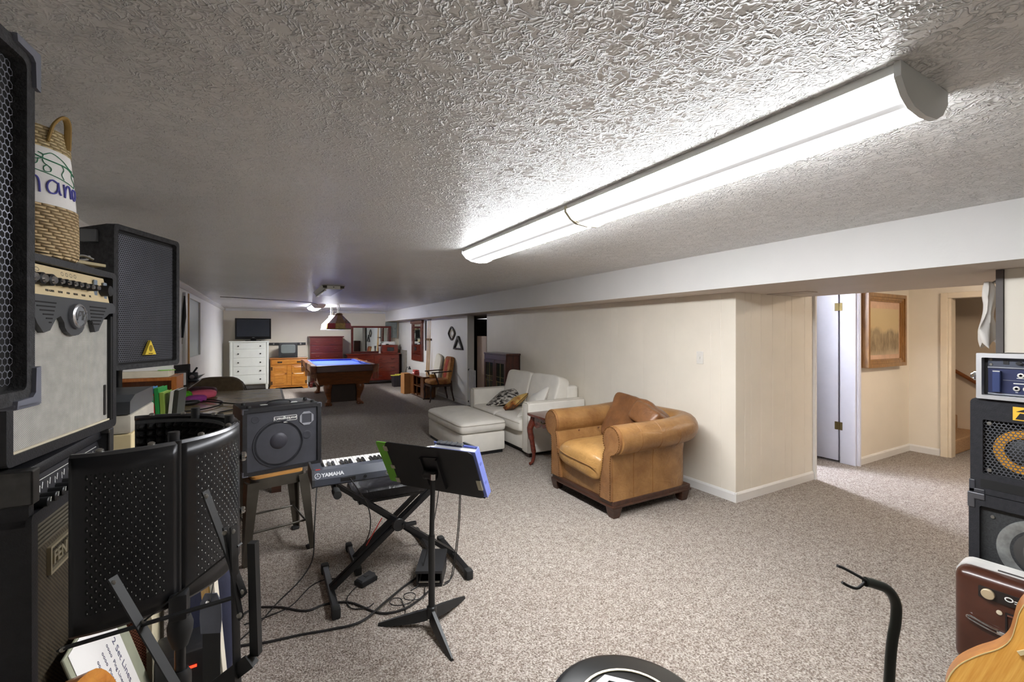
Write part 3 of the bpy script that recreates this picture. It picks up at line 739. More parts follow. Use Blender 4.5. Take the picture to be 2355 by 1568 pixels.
for a0, a1 in arcs:
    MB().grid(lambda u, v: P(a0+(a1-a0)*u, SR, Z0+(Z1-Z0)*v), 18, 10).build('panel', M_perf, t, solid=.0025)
    # raised rim strips along the top and bottom
    for z in (Z0, Z1):
        MB().tube([P(a0+(a1-a0)*k/12, SR-.006, z) for k in range(13)], .0065, 6).build('rim', plain('rim_grey_steel', (92, 92, 94), .3, .7), t)
    for k in (3, 9): MB().lathe([(.006, 0), (.006, .004), (.003, .006)], 10, P(a0+(a1-a0)*k/12, SR-.012, Z1+.005)).build('rim_screw', STEEL, t)
for a in (-55.5, 0, 56):
    MB().cyl(P(a, SR-.004, Z0-.004), P(a, SR-.004, Z1+.006), .006, n=10).cyl(P(a, SR-.02, Z1-.01), P(a, SR-.02, Z1+.022), .010, n=10).build('hinge_post', BLK, t)
MB().lathe([(.006, 0), (.011, .004), (.011, .011), (.006, .014)], 14, P(1, SR+.002, 1.18), 'x').build('side_screw', CHROME, t)
MB().lathe([(.005, 0), (.008, .003), (.008, .009), (.005, .011)], 14, P(1, SR+.002, 1.05), 'x').build('side_screw', CHROME, t)
# foam with little pyramids
fm = MB()
def foam(u, v):
    a = -97+193*u; z = Z0+.012+(Z1-Z0-.024)*v
    k = abs(math.sin(PI*u*34))*abs(math.sin(PI*v*15))
    return P(a, SR-.010-.022*k, z)
fm.grid(foam, 136, 60); fm.build('foam_lining', M_foam, t, smooth=False)
MB().plate([tuple(P(-97+193*k/30, SR-.004, 0)[:2]) for k in range(31)]+[tuple(P(96-193*k/30, SR-.03, 0)[:2]) for k in range(31)],
           [tuple(P(-97+193*k/30, SR-.006, 0)[:2]) for k in range(31)]+[tuple(P(96-193*k/30, SR-.028, 0)[:2]) for k in range(31)], Z1-.012, Z1-.004, 'xy').build('foam_edge', DKGREYP, t, smooth=False)
MB().box(-.165, -.135, 1.055, 1.10, Z0-.03, Z0+.02, .004).build('mount_bracket', BLK, t)
t = thing('microphone_stand', 'black tripod microphone stand with a sleeve grip, carrying the curved shield', 'stand', (-.15, 1.085, 0))
MB().cyl((0, 0, .05), (0, 0, .79), .0125).build('lower_tube', BLKM, t)
MB().cyl((0, 0, .77), (0, 0, Z0-.032), .0095).build('upper_tube', BLKM, t)
MB().lathe([(.0, .752), (.017, .752), (.019, .77), (.019, .80), (.013, .812), (0, .812)], 16).build('clutch', BLK, t)
MB().lathe([(0, .858), (.013, .858), (.021, .885), (.022, .90), (.017, Z0-.034), (0, Z0-.034)], 18).build('sleeve_grip', RUBBER, t)
for k in range(3):
    a = R(70+120*k); MB().bar((.012*math.cos(a), .012*math.sin(a), .09), (.22*math.cos(a), .22*math.sin(a), .012), .018, .012).build('leg', BLKM, t, smooth=False)
MB().lathe([(0, .045), (.024, .045), (.026, .1), (.014, .12), (0, .12)], 16).build('hub', BLK, t)

# ================================================================ folding sheet-music stand close to the camera
t = thing('folding_music_stand', 'open black folding sheet-music stand of flat riveted bars, at the bottom left', 'music stand', (-.09, .874, 0))
O = V((.09, -.874, 0))
FB = plain('flat_black_bar', (12, 12, 13), .6, .0, var=.1)
def fbar(p, q, w_=.014, th=.0028, dy=0, name='desk_bar'):
    n_ = V((-.48, -.87, 0)); p, q = V(p)+O+n_*dy, V(q)+O+n_*dy
    b_ = MB().bar(p, q, th, w_, n_); b_.build(name, FB, t, smooth=False)
    for s_ in (p+(q-p).normalized()*.008, q-(q-p).normalized()*.008): MB().lathe([(.004, 0), (.004, -.003), (.002, -.0045)], 8, s_+n_*.0025, 'y').build('rivet', STEEL, t)
fbar((-.218, .947, 1.082), (-.105, .884, .862), .016, dy=.004)
fbar((-.296, .990, .962), (-.037, .846, 1.050), .011, dy=.0)
fbar((-.086, .873, 1.223), (-.030, .842, 1.052), .015, dy=.004)
fbar((-.182, .927, 1.002), (-.040, .847, 1.132), .011, dy=-.004)
fbar((-.043, .849, 1.168), (-.036, .845, .845), .017, dy=.008)
fbar((-.053, .854, 1.168), (-.030, .841, 1.02), .010, dy=.012)
MB().hexa([V(q)+O for q in ((-.024, .838, .950), (-.012, .831, .950), (-.006, .842, .950), (-.018, .849, .950), (-.028, .840, 1.135), (-.017, .834, 1.135), (-.011, .845, 1.135), (-.022, .851, 1.135))]).build('page_ledge', FB, t, smooth=False)
lr = MB(); lr.bar(V((-.118, .892, .858))+O, V((-.020, .836, .945))+O, .016, .018); lr.bar(V((-.124, .883, .866))+O, V((-.026, .827, .953))+O, .003, .016); lr.build('lower_ledge', FB, t, smooth=False)
MB().cyl((0, .02, .03), (0, .02, .80), .008, n=12).bar((0, .02, .79), V((-.045, .852, .87))+O, .012, .01).build('pole', FB, t)
for k in range(3):
    a = R(30+120*k); MB().bar((.008*math.cos(a), .02+.008*math.sin(a), .2), (.17*math.cos(a), .02+.17*math.sin(a), .008), .012, .006).build('leg', FB, t, smooth=False)
# ================================================================ metal stool and the upside-down amp on it
t = thing('metal_stool', 'gunmetal industrial stool with a wooden seat, carrying an upside-down amplifier', 'stool', (.04, 3.48, 0), R(11))
GUN = plain('gunmetal', (104, 100, 92), .32, .85, var=.2, vs=6)
sh, sw = .545, .165
MB().prism(rrect(-sw+.006, sw-.006, -sw+.006, sw-.006, .04), sh-.016, sh, 'xy').build('seat', wood('honey_oak', (166, 112, 50), (202, 150, 84)), t)
fr = MB().plate(rrect(-sw, sw, -sw, sw, .045), rrect(-sw+.012, sw-.012, -sw+.012, sw-.012, .04), sh-.085, sh-.016, 'xy'); fr.build('seat_frame', GUN, t)
for sx in (-1, 1):
    for sy in (-1, 1):
        rs = []
        for k in range(6):
            q = k/5; z = (sh-.03)*(1-q)+.006*q; cx, cy = sx*(sw-.03+.055*q), sy*(sw-.03+.055*q); r_ = .062-.034*q
            rs.append([V((cx+sx*(-r_*.3), cy+sy*r_, z)), V((cx+sx*r_*.8, cy+sy*r_*.85, z)), V((cx+sx*r_, cy-sy*r_*.3, z)), V((cx+sx*r_*.8, cy-sy*r_*.3, z)), V((cx+sx*r_*.55, cy+sy*r_*.55, z)), V((cx-sx*r_*.3, cy+sy*r_*.8, z))])
        lg = MB().rings(rs).build('leg', GUN, t, ang=50)
        MB().box(sx*(sw+.025)-.024, sx*(sw+.025)+.024, sy*(sw+.025)-.024, sy*(sw+.025)+.024, 0, .02, .006).build('rubber_foot', RUBBER, lg)
q = sw+.002
for (a, b) in (((-q, -q), (q, -q)), ((q, -q), (q, q)), ((q, q), (-q, q)), ((-q, q), (-q, -q))):
    MB().cyl((*a, .19), (*b, .19), .007, n=10).build('footrest_bar', GUN, t)
t = thing('upturned_amplifier', 'black bass amplifier standing upside down on the metal stool', 'amplifier', (.104, 3.365, sh+.001), R(12.5))
w, h, dp = .49, .44, .34
cab = MB().box(-w/2, w/2, .035, dp, 0, h, .014); cab.plate(rrect(-w/2, w/2, 0, h, .014, 3), rrect(-w/2+.026, w/2-.026, .026, h-.026, .006, 3), 0, .04)
cab.build('cabinet', TOLEX, t)
G_ = plain('dark_grille_sheet', (66, 67, 74), .6, .2, var=.12, vs=12)
GF = .012
MB().box(-w/2+.026, w/2-.026, GF, .036, .026, h-.026).build('grille', G_, t, smooth=False)
gc = MB(); c0 = (-.035, 0, .19)
gc.lathe([(.158, GF-.0005), (.157, GF-.004), (.15, GF-.0045), (.149, GF-.0005)], 40, (-.03, 0, .187), 'y')
gc.build('cone_surround', plain('cone_surround_grey', (54, 55, 61), .6, .2), t)  # surround in its own dark grey
MB().lathe([(.138, GF-.0004), (.12, GF-.0012), (.07, GF-.0016), (0, GF-.0018)], 40, (-.03, 0, .187), 'y').build('cone', plain('cone_behind_grille', (68, 69, 76), .6, .2), t)
MB().lathe([(.055, GF-.001), (.05, GF-.006), (.03, GF-.011), (0, GF-.013)], 30, (-.03, 0, .205), 'y').build('dust_cap', plain('dust_cap_grey', (62, 62, 70), .5, .2), t)
for x, z, r_ in ((.15, .22, .03), (-.17, .365, .024)): MB().lathe([(r_, GF-.0004), (r_*.9, GF-.002), (r_*.6, GF-.0008), (0, GF-.0008)], 24, (x, 0, z), 'y').build('port_ring', plain('port_grey', (60, 61, 68), .6, .2), t)
hn = MB().plate([(.148+.05*math.cos(R(22.5+45*k)), h-.103+.05*math.sin(R(22.5+45*k))) for k in range(8)], [(.148+x, h-.103+z) for x, z in ((.032, .0), (.032, .032), (0, .032), (-.032, .032), (-.032, 0), (-.032, -.032), (0, -.032), (.032, -.032))], GF-.005, GF)
hn.build('horn_frame', plain('horn_grey', (150, 151, 158), .45), t, smooth=False)
MB().rings([[V((.148+a*k, GF-.002+d_, h-.103+b*k)) for a, b in ((-.034, -.034), (.034, -.034), (.034, .034), (-.034, .034))] for k, d_ in ((1, 0), (.35, .0012))]).build('horn_throat', plain('horn_inner', (66, 67, 74), .5), t, smooth=False)
lp = MB().plate(rrect(-.06, .085, h-.105, h-.07, .005, 2), rrect(-.057, .082, h-.102, h-.073, .004, 2), GF-.003, GF).text("workingman's", .026, (.0125, GF-.0025, h-.088), (-1, 0, 0), (0, 0, -1), .001, bold=.0006).box(.0, .03, GF-.003, GF, h-.116, h-.111)
lp.build('logo', WHITEINK, t, smooth=False)
for sx in (-1, 1):
    for z0 in (0, h):
        sg = 1 if z0 == 0 else -1; x = sx*w/2
        MB().box(x-sx*.032, x+sx*.003, -.003, .03, z0-sg*.0, z0+sg*.006, .002).box(x-sx*.006, x+sx*.003, -.003, .03, z0, z0+sg*.034, .002).build('corner_guard', plain('scuffed_corner', (96, 96, 104), .4, .4), t, smooth=False)
for sx in (-1, 1):
    for y in (.05, .22): MB().lathe([(.015, h), (.013, h+.014), (0, h+.015)], 12, (sx*.2, y, 0)).build('foot', RUBBER, t)
MB().tube(bez([(-.08, .13, h+.002), (-.06, .13, h+.02), (0, .13, h+.026), (.06, .13, h+.02), (.08, .13, h+.002)], 5), .008, 8, flat=.6).build('strap_handle', BLK, t)
for x in (-.095, .095): MB().box(x-.022, x+.022, .115, .145, h-.001, h+.005, .002).build('handle_cap', plain('handle_cap_silver', (176, 176, 170), .35, .7), t, smooth=False)

# ================================================================ keyboard on a double X stand
KZ = .655
t = thing('keyboard', 'dark grey electronic keyboard with its back to the camera, on a black X stand', 'keyboard', (.70, 2.535, KZ))
kw, kd = .98, .28; L0 = -kw/2
body = MB().prism([(0, .012), (.0, .046), (.028, .088), (.10, .084), (.105, .062), (kd-.012, .062), (kd, .05), (kd, 0), (.02, 0)], L0+.012, -L0-.012, 'yz')
body.build('body', plain('keyboard_grey', (66, 70, 80), .45, var=.05), t, smooth=False)
for sx in (-1, 1):
    a, b = sx*(kw/2-.012), sx*kw/2
    MB().prism([(0, .01), (0, .047), (.028, .091), (kd-.02, .078), (kd+.002, .06), (kd+.002, -.002), (.018, -.002)], min(a, b), max(a, b), 'yz').build('end_cheek', DKGREYP, t, smooth=False)
lg = MB()
sl = V((0, .028, .042)).normalized(); o_ = V((L0+.105, .012, .062)); off = V((0, -.0014, .001))
lg.text('YAMAHA', .027, o_+off+V((-.002, 0, 0)), (1, 0, 0), sl, .0006, bold=.0012)
lg.rings([[o_+off+V((-.077, 0, 0))+V((1, 0, 0))*a+sl*b for a, b in circ(0, 0, .0155, 20)], [o_+off+V((-.077, 0, 0))+V((1, 0, 0))*a+sl*b for a, b in circ(0, 0, .0125, 20)]], cap=False)
for k in range(3):
    a = R(90+120*k); lg.bar(o_+off+V((-.077, 0, 0)), o_+off+V((-.077+.013*math.cos(a), 0, 0))+sl*(.013*math.sin(a)), .003, .0006)
lg.build('logo', plain('silver_print', (196, 198, 202), .4), t, smooth=False)
MB().box(L0+.02, L0+.042, .030, .045, .0895, .091).build('red_sticker', plain('red_sticker', (196, 60, 52), .5), t, smooth=False)
MB().box(L0+.14, L0+.22, -.001, .004, .018, .04, .002).build('power_recess', BLK, t, smooth=False)
for x in (.27, .39, .425): MB().lathe([(.0085, .001), (.0085, -.004), (.005, -.004), (.005, .001)], 14, (L0+x, 0, .03), 'y').build('jack', STEEL if x > .3 else BLK, t)
KW = plain('white_key', (236, 234, 230), .3, var=.01); KB = plain('black_key', (22, 22, 24), .35)
wk = (kw-.13)/36; x0 = L0+.075; wkey = bkey = None
for i in range(36):
    if wkey is None:
        wkey = MB().box(-wk*.47, wk*.47, .105, kd-.004, .058, .076, .0015).build('white_key', KW, t, smooth=False); wkey.location = (x0+wk*.5, 0, 0)
    else: share(wkey, t, (x0+wk*(i+.5), 0, 0))
    if i % 7 in (0, 1, 3, 4, 5) and i < 35:
        if bkey is None:
            bkey = MB().prism([(.107, .07), (.107, .086), (.19, .087), (.2, .076), (.2, .07)], -.006, .006, 'yz').build('black_key', KB, t, smooth=False); bkey.location = (x0+wk, 0, 0)
        else: share(bkey, t, (x0+wk*(i+1), 0, 0))
ks = thing('keyboard_stand', 'black double-braced X stand under the keyboard', 'stand', (.69, 2.69, 0))
ST = plain('satin_black_tube', (28, 28, 29), .38, .3, var=.1)
for sx in (-1, 1):
    x = sx*.375
    MB().box(x-.017, x+.017, -.24, .24, .018, .052, .004).build('foot_bar', ST, ks, smooth=False)
    for y in (-.25, .235): MB().box(x-.022, x+.022, y-.022, y+.03, 0, .056, .008).build('rubber_foot', RUBBER, ks)
    MB().cyl((x-.01*sx, -.16, KZ-.022), (x-.01*sx, .14, KZ-.022), .014, n=12).build('support_arm', ST, ks)
    MB().cyl((x-.01*sx, -.24, KZ-.024), (x-.01*sx, -.16, KZ-.024), .021, n=16).build('foam_end', RUBBER, ks)
    for y in ((-.055, -.02) if sx < 0 else (.0, .035)):
        MB().bar((x, y, .045), (-x+.012*sx, y, KZ-.03), .023, .023, (0, 1, 0)).build('cross_arm', ST, ks, smooth=False)
MB().lathe([(.034, -.075), (.038, -.07), (.038, -.058), (.034, -.055)], 24, (0, 0, .335), 'y').build('pivot_disc', BLK, ks)
MB().box(.03, .10, -.10, -.075, .325, .345, .004).cyl((.03, -.09, .335), (.03, -.07, .335), .012, n=12).build('lock_lever', BLK, ks)
bn = thing('keyboard_bench', 'low padded black bench on X legs, behind the keyboard', 'bench', (.725, 2.985, 0))
MB().cush((0, 0, .462), (.52, .31, .085), (.25, .5), 32, 10).build('seat_pad', leather('black_vinyl_pad', (22, 22, 26), (34, 34, 40), .35), bn)
MB().box(-.22, .22, -.12, .12, .405, .421).build('seat_board', BLK, bn, smooth=False)
for sx in (-1, 1):
    x = sx*.235
    MB().box(x-.016, x+.016, -.16, .16, .014, .044, .004).build('foot_bar', ST, bn, smooth=False)
    for y in (-.165, .165): MB().box(x-.02, x+.02, y-.03, y+.03, 0, .05, .008).build('rubber_foot', RUBBER, bn)
    MB().bar((x, .02*sx, .035), (-x*.9, .02*sx, .405), .026, .024, (0, 1, 0)).build('cross_arm', ST, bn, smooth=False)
MB().bar((-.16, -.034, .1), (-.06, -.034, .26), .006, .0025, (0, 1, 0)).build('red_sticker_strip', plain('red_sticker', (196, 60, 52), .5), bn, smooth=False)

# ================================================================ solid music stand with binder
ms = thing('music_stand', 'black solid-desk music stand with a tripod foot, its back to the camera', 'music stand', (.728, 2.135, 0))
SB = plain('stand_black', (34, 35, 36), .42, .2, var=.1)
MB().cyl((0, 0, .06), (0, 0, .46), .0165, n=18).build('lower_tube', SB, ms)
MB().cyl((0, 0, .45), (.012, .012, .745), .0125, n=16).build('upper_tube', SB, ms)
MB().lathe([(0, .735), (.017, .735), (.017, .765), (0, .765)], 18, (.012, .012, 0)).build('chrome_collar', CHROME, ms)
MB().lathe([(0, .05), (.026, .05), (.024, .10), (.019, .105), (0, .105)], 18).build('hub', SB, ms)
for (x, y) in ((-.234, .137), (.237, .137), (.004, -.273)):
    d_ = V((x, y, 0)); n_ = V((-y, x, 0)).normalized()
    rs = []
    for q, wd_, zl, zh in ((.06, .019, .04, .09), (.3, .021, .025, .072), (.75, .015, .006, .035), (1, .008, 0, .012)):
        c_ = d_*q; rs.append([c_+n_*wd_+V((0, 0, zl)), c_+n_*wd_*.4+V((0, 0, zh)), c_-n_*wd_*.4+V((0, 0, zh)), c_-n_*wd_+V((0, 0, zl))])
    MB().rings(rs).build('leg', SB, ms, smooth=False)
# desk frame : ux along the desk to the viewer's right, uz up the tilted desk, un toward the camera
ux = V((.60, -.80, 0)).normalized(); hn_ = V((-.80, -.60, 0)); ti = R(27)
uz = (V((0, 0, 1))*math.cos(ti)+hn_*math.sin(ti)).normalized(); un = ux.cross(uz).normalized()
DC = V((.024, .044, .775))
DM = Matrix(((ux.x, -un.x, uz.x, DC.x), (ux.y, -un.y, uz.y, DC.y), (ux.z, -un.z, uz.z, DC.z), (0, 0, 0, 1)))
def dpart(mb, name, mat, par=ms, **k): mb.xf(DM); return mb.build(name, mat, par, **k)
DW, DH = .265, .15
dpart(MB().prism(rrect(-DW, DW, -DH, DH, .028, 5), -.001, .002), 'desk', SB, smooth=False)
dpart(MB().prism([(-DW, .002), (DW, .002), (DW, .058), (-DW, .058)], -DH, -DH+.002, 'xy'), 'ledge', SB, smooth=False)
dpart(MB().prism([(-.06, -.11), (-.055, .08), (.055, .09), (.05, -.12)], -.006, -.001).box(-.055, -.045, -.018, -.001, -.1, .08).box(.045, .055, -.018, -.001, -.11, .085), 'desk_bracket', BLK, smooth=False)
dpart(MB().cyl((-.03, -.028, -.01), (.028, -.028, -.01), .022, n=18).ell((-.033, -.028, -.01), (.016, .024, .024)), 'tilt_joint', BLK)
bd = thing('ring_binder', 'thick periwinkle blue ring binder on the music stand, sticking out to the right', 'binder', ms.location)
BM = plain('periwinkle_plastic', (126, 140, 214), .35, var=.04)
dpart(MB().box(.02, DW+.012, .006, .009, -.146, .148, .001).box(.02, DW+.012, .046, .049, -.146, .148, .001).box(DW+.010, DW+.014, .006, .049, -.146, .148, .001), 'cover', BM, bd, smooth=False)
dpart(MB().box(.03, DW+.004, .012, .044, -.14, .136), 'pages', PAPER, bd, smooth=False)
for z in (-.06, .06): dpart(MB().box(DW+.0142, DW+.0152, .018, .032, z-.007, z+.007), 'rivet_plate', plain('binder_rivet', (104, 116, 190), .4), bd, smooth=False)
gf = thing('green_folder', 'bright green card folder sticking out at the left of the music stand', 'folder', ms.location)
dpart(MB().prism(rrect(-.335, -.06, -.146, .135, .012, 3), .010, .013), 'card', plain('lime_card', (110, 178, 56), .5, var=.04), gf, smooth=False)
dpart(MB().box(-.333, -.07, .0135, .0155, -.14, .128), 'inner_sheet', PAPER, gf, smooth=False)
gf2 = thing('black_mesh_tray', 'small dark ribbed tray peeking over the music stand edge beside the binder', 'tray', ms.location)
tm = MB().box(.05, .2, .024, .045, .149, .162, .003)
for k in range(4): tm.box(.07+.03*k, .078+.03*k, .023, .046, .160, .166)
dpart(tm, 'body', DKGREYP, gf2, smooth=False)
TAPE = plain('beige_clip', (168, 164, 144), .5)
for x, z, s_ in ((-DW-.003, .105, .03), (-DW+.001, -.115, .032), (-DW, -.02, .022), (DW-.01, -.06, .062)):
    cl = tag(dpart(MB().box(x-.011, x+.013, -.005, -.0012, z-s_/2, z+s_/2, .001).box(x-.012 if x < 0 else x+.011, x-.0095 if x < 0 else x+.0135, -.005, .0055, z-s_/2, z+s_/2, .001), 'desk_clip', TAPE, None, smooth=False),
        {.105: 'beige clip at the upper left edge of the music stand desk', -.115: 'beige clip at the lower left edge of the music stand desk', -.02: 'thin beige clip midway down the left edge of the music stand desk', -.06: 'long beige clip on the right edge of the music stand desk'}[z], 'clip', 'clips on the music stand desk')
    cl.location = ms.location

# ================================================================ pedals, adapter and cables on the carpet
pd_ = thing('sustain_pedal', 'small flat black sustain pedal on the carpet between the keyboard stand feet', 'pedal', (.515, 2.70, 0), R(28))
MB().box(-.055, .055, -.04, .04, .001, .026, .006).build('base', BLK, pd_)
MB().hexa([(-.05, -.03, .027), (.05, -.03, .027), (.05, .03, .027), (-.05, .03, .027), (-.045, -.026, .036), (.045, -.026, .044), (.045, .026, .044), (-.045, .026, .036)]).build('treadle', DKGREYP, pd_, smooth=False)
MB().box(-.012, .012, -.014, .010, .039, .0425, .002).build('button', BLK, pd_, smooth=False)
vp = thing('volume_pedal', 'boxy black foot pedal with a tilted plate, behind the music stand pole', 'pedal', (.875, 2.56, 0), R(-28))
MB().box(-.075, .075, -.10, .10, .001, .02, .004).box(-.075, -.065, -.1, .1, .02, .075, .002).box(.065, .075, -.1, .1, .02, .075, .002).build('base', BLK, vp, smooth=False)
MB().hexa([(-.078, -.115, .085), (.078, -.115, .085), (.078, .11, .105), (-.078, .11, .105), (-.078, -.115, .1), (.078, -.115, .1), (.078, .11, .12), (-.078, .11, .12)]).build('treadle', plain('pedal_top', (42, 42, 44), .5), vp, smooth=False)
MB().box(-.06, .06, .06, .09, .02, .1).build('hinge_block', BLK, vp, smooth=False)
MB().tube([(-.06, -.1, .03), (.06, -.1, .03)], .006, 8).build('front_rod', STEEL, vp)
CAB = plain('black_cable', (26, 24, 24), .55)
def cable(name, label, pts, r, grp='cables on the carpet'):
    return tag(MB().tube(bez(pts, 7), r, 6).build(name, CAB), label, 'cable', grp)
cz = .006
cable('power_cable', 'thin black cable running down from the stool amplifier and across the carpet', [(.345, 3.68, .62), (.345, 3.58, .50), (.31, 3.40, .36), (.285, 3.27, .15), (.27, 3.17, .02), (.23, 3.03, cz), (.16, 2.88, cz), (.05, 2.72, cz), (-.03, 2.58, cz), (-.12, 2.46, cz), (-.16, 2.3, cz)], .0042)
cable('audio_cable', 'thick black cable curving in front, under the keyboard stand foot to the pedal', [(-.2, 2.55, cz), (-.08, 2.72, cz), (.05, 2.68, cz), (.18, 2.57, cz), (.28, 2.58, cz), (.40, 2.53, cz), (.52, 2.36, cz), (.64, 2.33, cz), (.75, 2.38, cz), (.86, 2.46, cz+.004)], .0058)
cable('audio_cable.001', 'thick black cable lying nearest the front below the keyboard stand foot', [(-.3, 2.42, cz), (-.15, 2.44, cz), (0, 2.40, cz), (.14, 2.38, cz), (.27, 2.35, cz), (.42, 2.33, cz+.004), (.56, 2.42, cz+.012), (.68, 2.52, cz+.004), (.80, 2.60, cz)], .0058)
cable('adapter_cable', 'thin cable from the keyboard power socket down to the carpet', [(.40, 2.53, KZ+.03), (.43, 2.51, KZ-.02), (.50, 2.55, .5), (.52, 2.62, .33), (.47, 2.73, .15), (.40, 2.80, .02), (.30, 2.84, cz), (.22, 2.80, cz), (.12, 2.66, cz), (.02, 2.62, cz), (-.1, 2.6, cz)], .0032)
cable('pedal_cable', 'thin looping cable from the small pedal', [(.46, 2.665, .012), (.42, 2.63, cz), (.385, 2.56, cz), (.40, 2.47, cz), (.47, 2.44, cz), (.51, 2.46, cz)], .0030)
lp = [(.60+.05*math.cos(a)+.012*a, 2.40+.045*math.sin(a), cz+.002+.0012*a) for a in [k*.55 for k in range(22)]]
cable('coiled_cable', 'thin tangled coil of cable beside the left leg of the music stand', [(.59, 2.24, cz), (.64, 2.30, cz)]+lp+[(.80, 2.47, cz)], .0026)
for i, (a, b) in enumerate((((.80, 2.5), (.93, 2.60)), ((.98, 2.46), (1.03, 2.52)), ((1.0, 2.48), (1.05, 2.55)))):
    cable('hanging_cable', ['thin cable hanging from the keyboard just left of the music stand pole', 'left of the two thin cables hanging below the binder', 'right of the two thin cables hanging below the binder'][i],
          [(b[0], b[1], KZ+.02), (b[0]+.004, b[1]-.012, KZ-.1), ((a[0]+b[0])/2+.01, (a[1]+b[1])/2, .3), (a[0], a[1]+.02, .08), (a[0]-.03, a[1], .012), (a[0]-.08, a[1]-.02, cz)], .0028, 'cables hanging from the keyboard')

# ================================================================ right foreground
gs = thing('guitar_stand', 'empty black guitar stand with a curved neck and U-shaped yoke, alone on the carpet', 'guitar stand', (1.285, .486, 0))
og = V((-1.285, -.486, 0))
MB().tube([V(p)+og for p in bez([(1.285, .486, .03), (1.30, .477, .645), (1.314, .469, .795), (1.312, .470, .84), (1.295, .479, .868), (1.268, .494, .881), (1.25, .504, .886)], 6)], .0110, 14).build('neck_tube', plain('olive_black_tube', (44, 47, 42), .35, .4), gs)
MB().tube([V(p)+og for p in bez([(1.191, .537, .924), (1.205, .53, .918), (1.226, .516, .905), (1.244, .506, .893), (1.250, .504, .886), (1.243, .507, .880), (1.226, .512, .873), (1.21, .522, .878), (1.198, .530, .886)], 6)], .0033, 10).build('yoke', RUBBER, gs)
MB().lathe([(0, .02), (.022, .02), (.022, .09), (0, .09)], 16).build('hub', BLK, gs)
for k in range(3):
    a = R(-40+120*k); MB().bar((0, 0, .06), (.2*math.cos(a), .2*math.sin(a), .01), .018, .018).build('leg', BLKM, gs, smooth=False)
rs_ = thing('round_stool', 'round black stool seat with a white angular emblem, cut off at the bottom edge', 'stool', (.70, .715, 0), R(0))
MB().lathe([(0, .60), (.17, .60), (.183, .61), (.186, .625), (.183, .64), (.165, .65), (0, .652)], 48).build('seat', plain('glossy_black_vinyl', (18, 18, 18), .3, coat=.2), rs_)
MB().plate(circ(0, 0, .118, 40), circ(0, 0, .112, 40), .6515, .6535, 'xy').build('emblem_ring', plain('ivory_print', (226, 214, 180), .5), rs_, smooth=False)
oc = [(.104*math.cos(R(8+60*k+(14 if k % 2 else -6))), .104*math.sin(R(8+60*k+(14 if k % 2 else -6)))) for k in range(6)]
MB().plate(oc, [(x*.82, y*.82) for x, y in oc], .652, .6545, 'xy').prism([(-.006, .07), (.006, .07), (0, .062)], .652, .6545, 'xy').build('emblem', plain('white_print', (222, 226, 226), .5), rs_, smooth=False)
MB().lathe([(0, .5785), (.15, .5785), (.15, .6), (0, .6)], 32).build('seat_base', BLK, rs_)
MB().cyl((0, 0, .04), (0, 0, .58), .02).build('column', CHROME, rs_)
for k in range(4):
    a = R(45+90*k); MB().bar((0, 0, .12), (.2*math.cos(a), .2*math.sin(a), .012), .02, .02).build('leg', BLKM, rs_, smooth=False)

# ---- stacked bass cabinets facing -X
MCARP = plain('cabinet_carpet', (34, 34, 38), .9, var=.25, vs=50, bs=.6, bscale=240)
t = thing('lower_bass_cabinet', 'black bass cabinet with a large silver-edged cone, bottom of the right-hand stack', 'speaker', (2.94, .56, 0), R(-90))
w, h = .42, .722
cab = MB().box(-w/2, w/2, .05, .42, .0, h, .01); cab.plate(rrect(-w/2, w/2, 0, h, .012, 3), rrect(-w/2+.036, w/2-.03, .03, h-.055, .01, 3), 0, .06); cab.build('cabinet', MCARP, t)
MB().box(-w/2+.036, w/2-.03, .024, .05, .03, h-.055).build('baffle', plain('textured_black_baffle', (44, 45, 46), .65, var=.4, vs=120, bs=.3, bscale=200), t, smooth=False)
cx, cz_ = .03, .50
MB().lathe([(.155, .0235), (.153, .018), (.135, .016), (.118, .021), (.100, .03)], 48, (cx, 0, cz_), 'y', cap=False).build('cone_surround', plain('silver_surround', (150, 152, 150), .4, .6, var=.2, vs=40), t)
MB().lathe([(.101, .0235), (.09, .0228), (.07, .0235)], 48, (cx, 0, cz_), 'y', cap=False).build('cone', plain('paper_cone', (62, 60, 58), .8), t)
MB().lathe([(.072, .0232), (.05, .013), (0, .008)], 32, (cx, 0, cz_), 'y').build('dust_cap', plain('grey_dust_cap', (84, 80, 78), .7), t)
for x, z in ((-w/2+.075, h-.10),): MB().lathe([(.008, .024), (.007, .019), (0, .018)], 12, (x, 0, z), 'y').build('screw', STEEL, t)
MB().box(-w/2-.004, -w/2+.055, -.005, .05, h-.028, h+.003, .004).box(-w/2-.004, -w/2+.022, -.005, .05, h-.07, h-.02, .004).build('corner_guard', plain('grey_metal_corner', (92, 92, 96), .35, .6), t, smooth=False)
t = thing('upper_bass_cabinet', 'black bass cabinet with a yellow ring cone behind a honeycomb grille, on the lower cabinet', 'speaker', (2.94, .555, .7255), R(-90))
h = .448; w = .42
cab = MB().box(-w/2, w/2, .06, .40, .0, h, .018, 3); cab.plate(rrect(-w/2, w/2, .0, h, .022, 4), rrect(-w/2+.042, w/2-.04, .095, h-.098, .006, 4), 0, .07)
cab.build('cabinet', MCARP, t)
MB().box(-w/2+.03, w/2-.03, .05, .062, .09, h-.09).build('baffle', plain('baffle_black', (14, 14, 15), .7), t, smooth=False)
cx, cz_ = -.045, .215
MB().plate(circ(cx, cz_, .098, 48), circ(cx, cz_, .062, 48), .036, .046).build('cone_ring', plain('yellow_cone', (228, 160, 48), .45, var=.06), t)
MB().lathe([(.062, .046), (.04, .034), (0, .03)], 32, (cx, 0, cz_), 'y').build('dust_cap', plain('dark_cap', (44, 44, 44), .5), t)
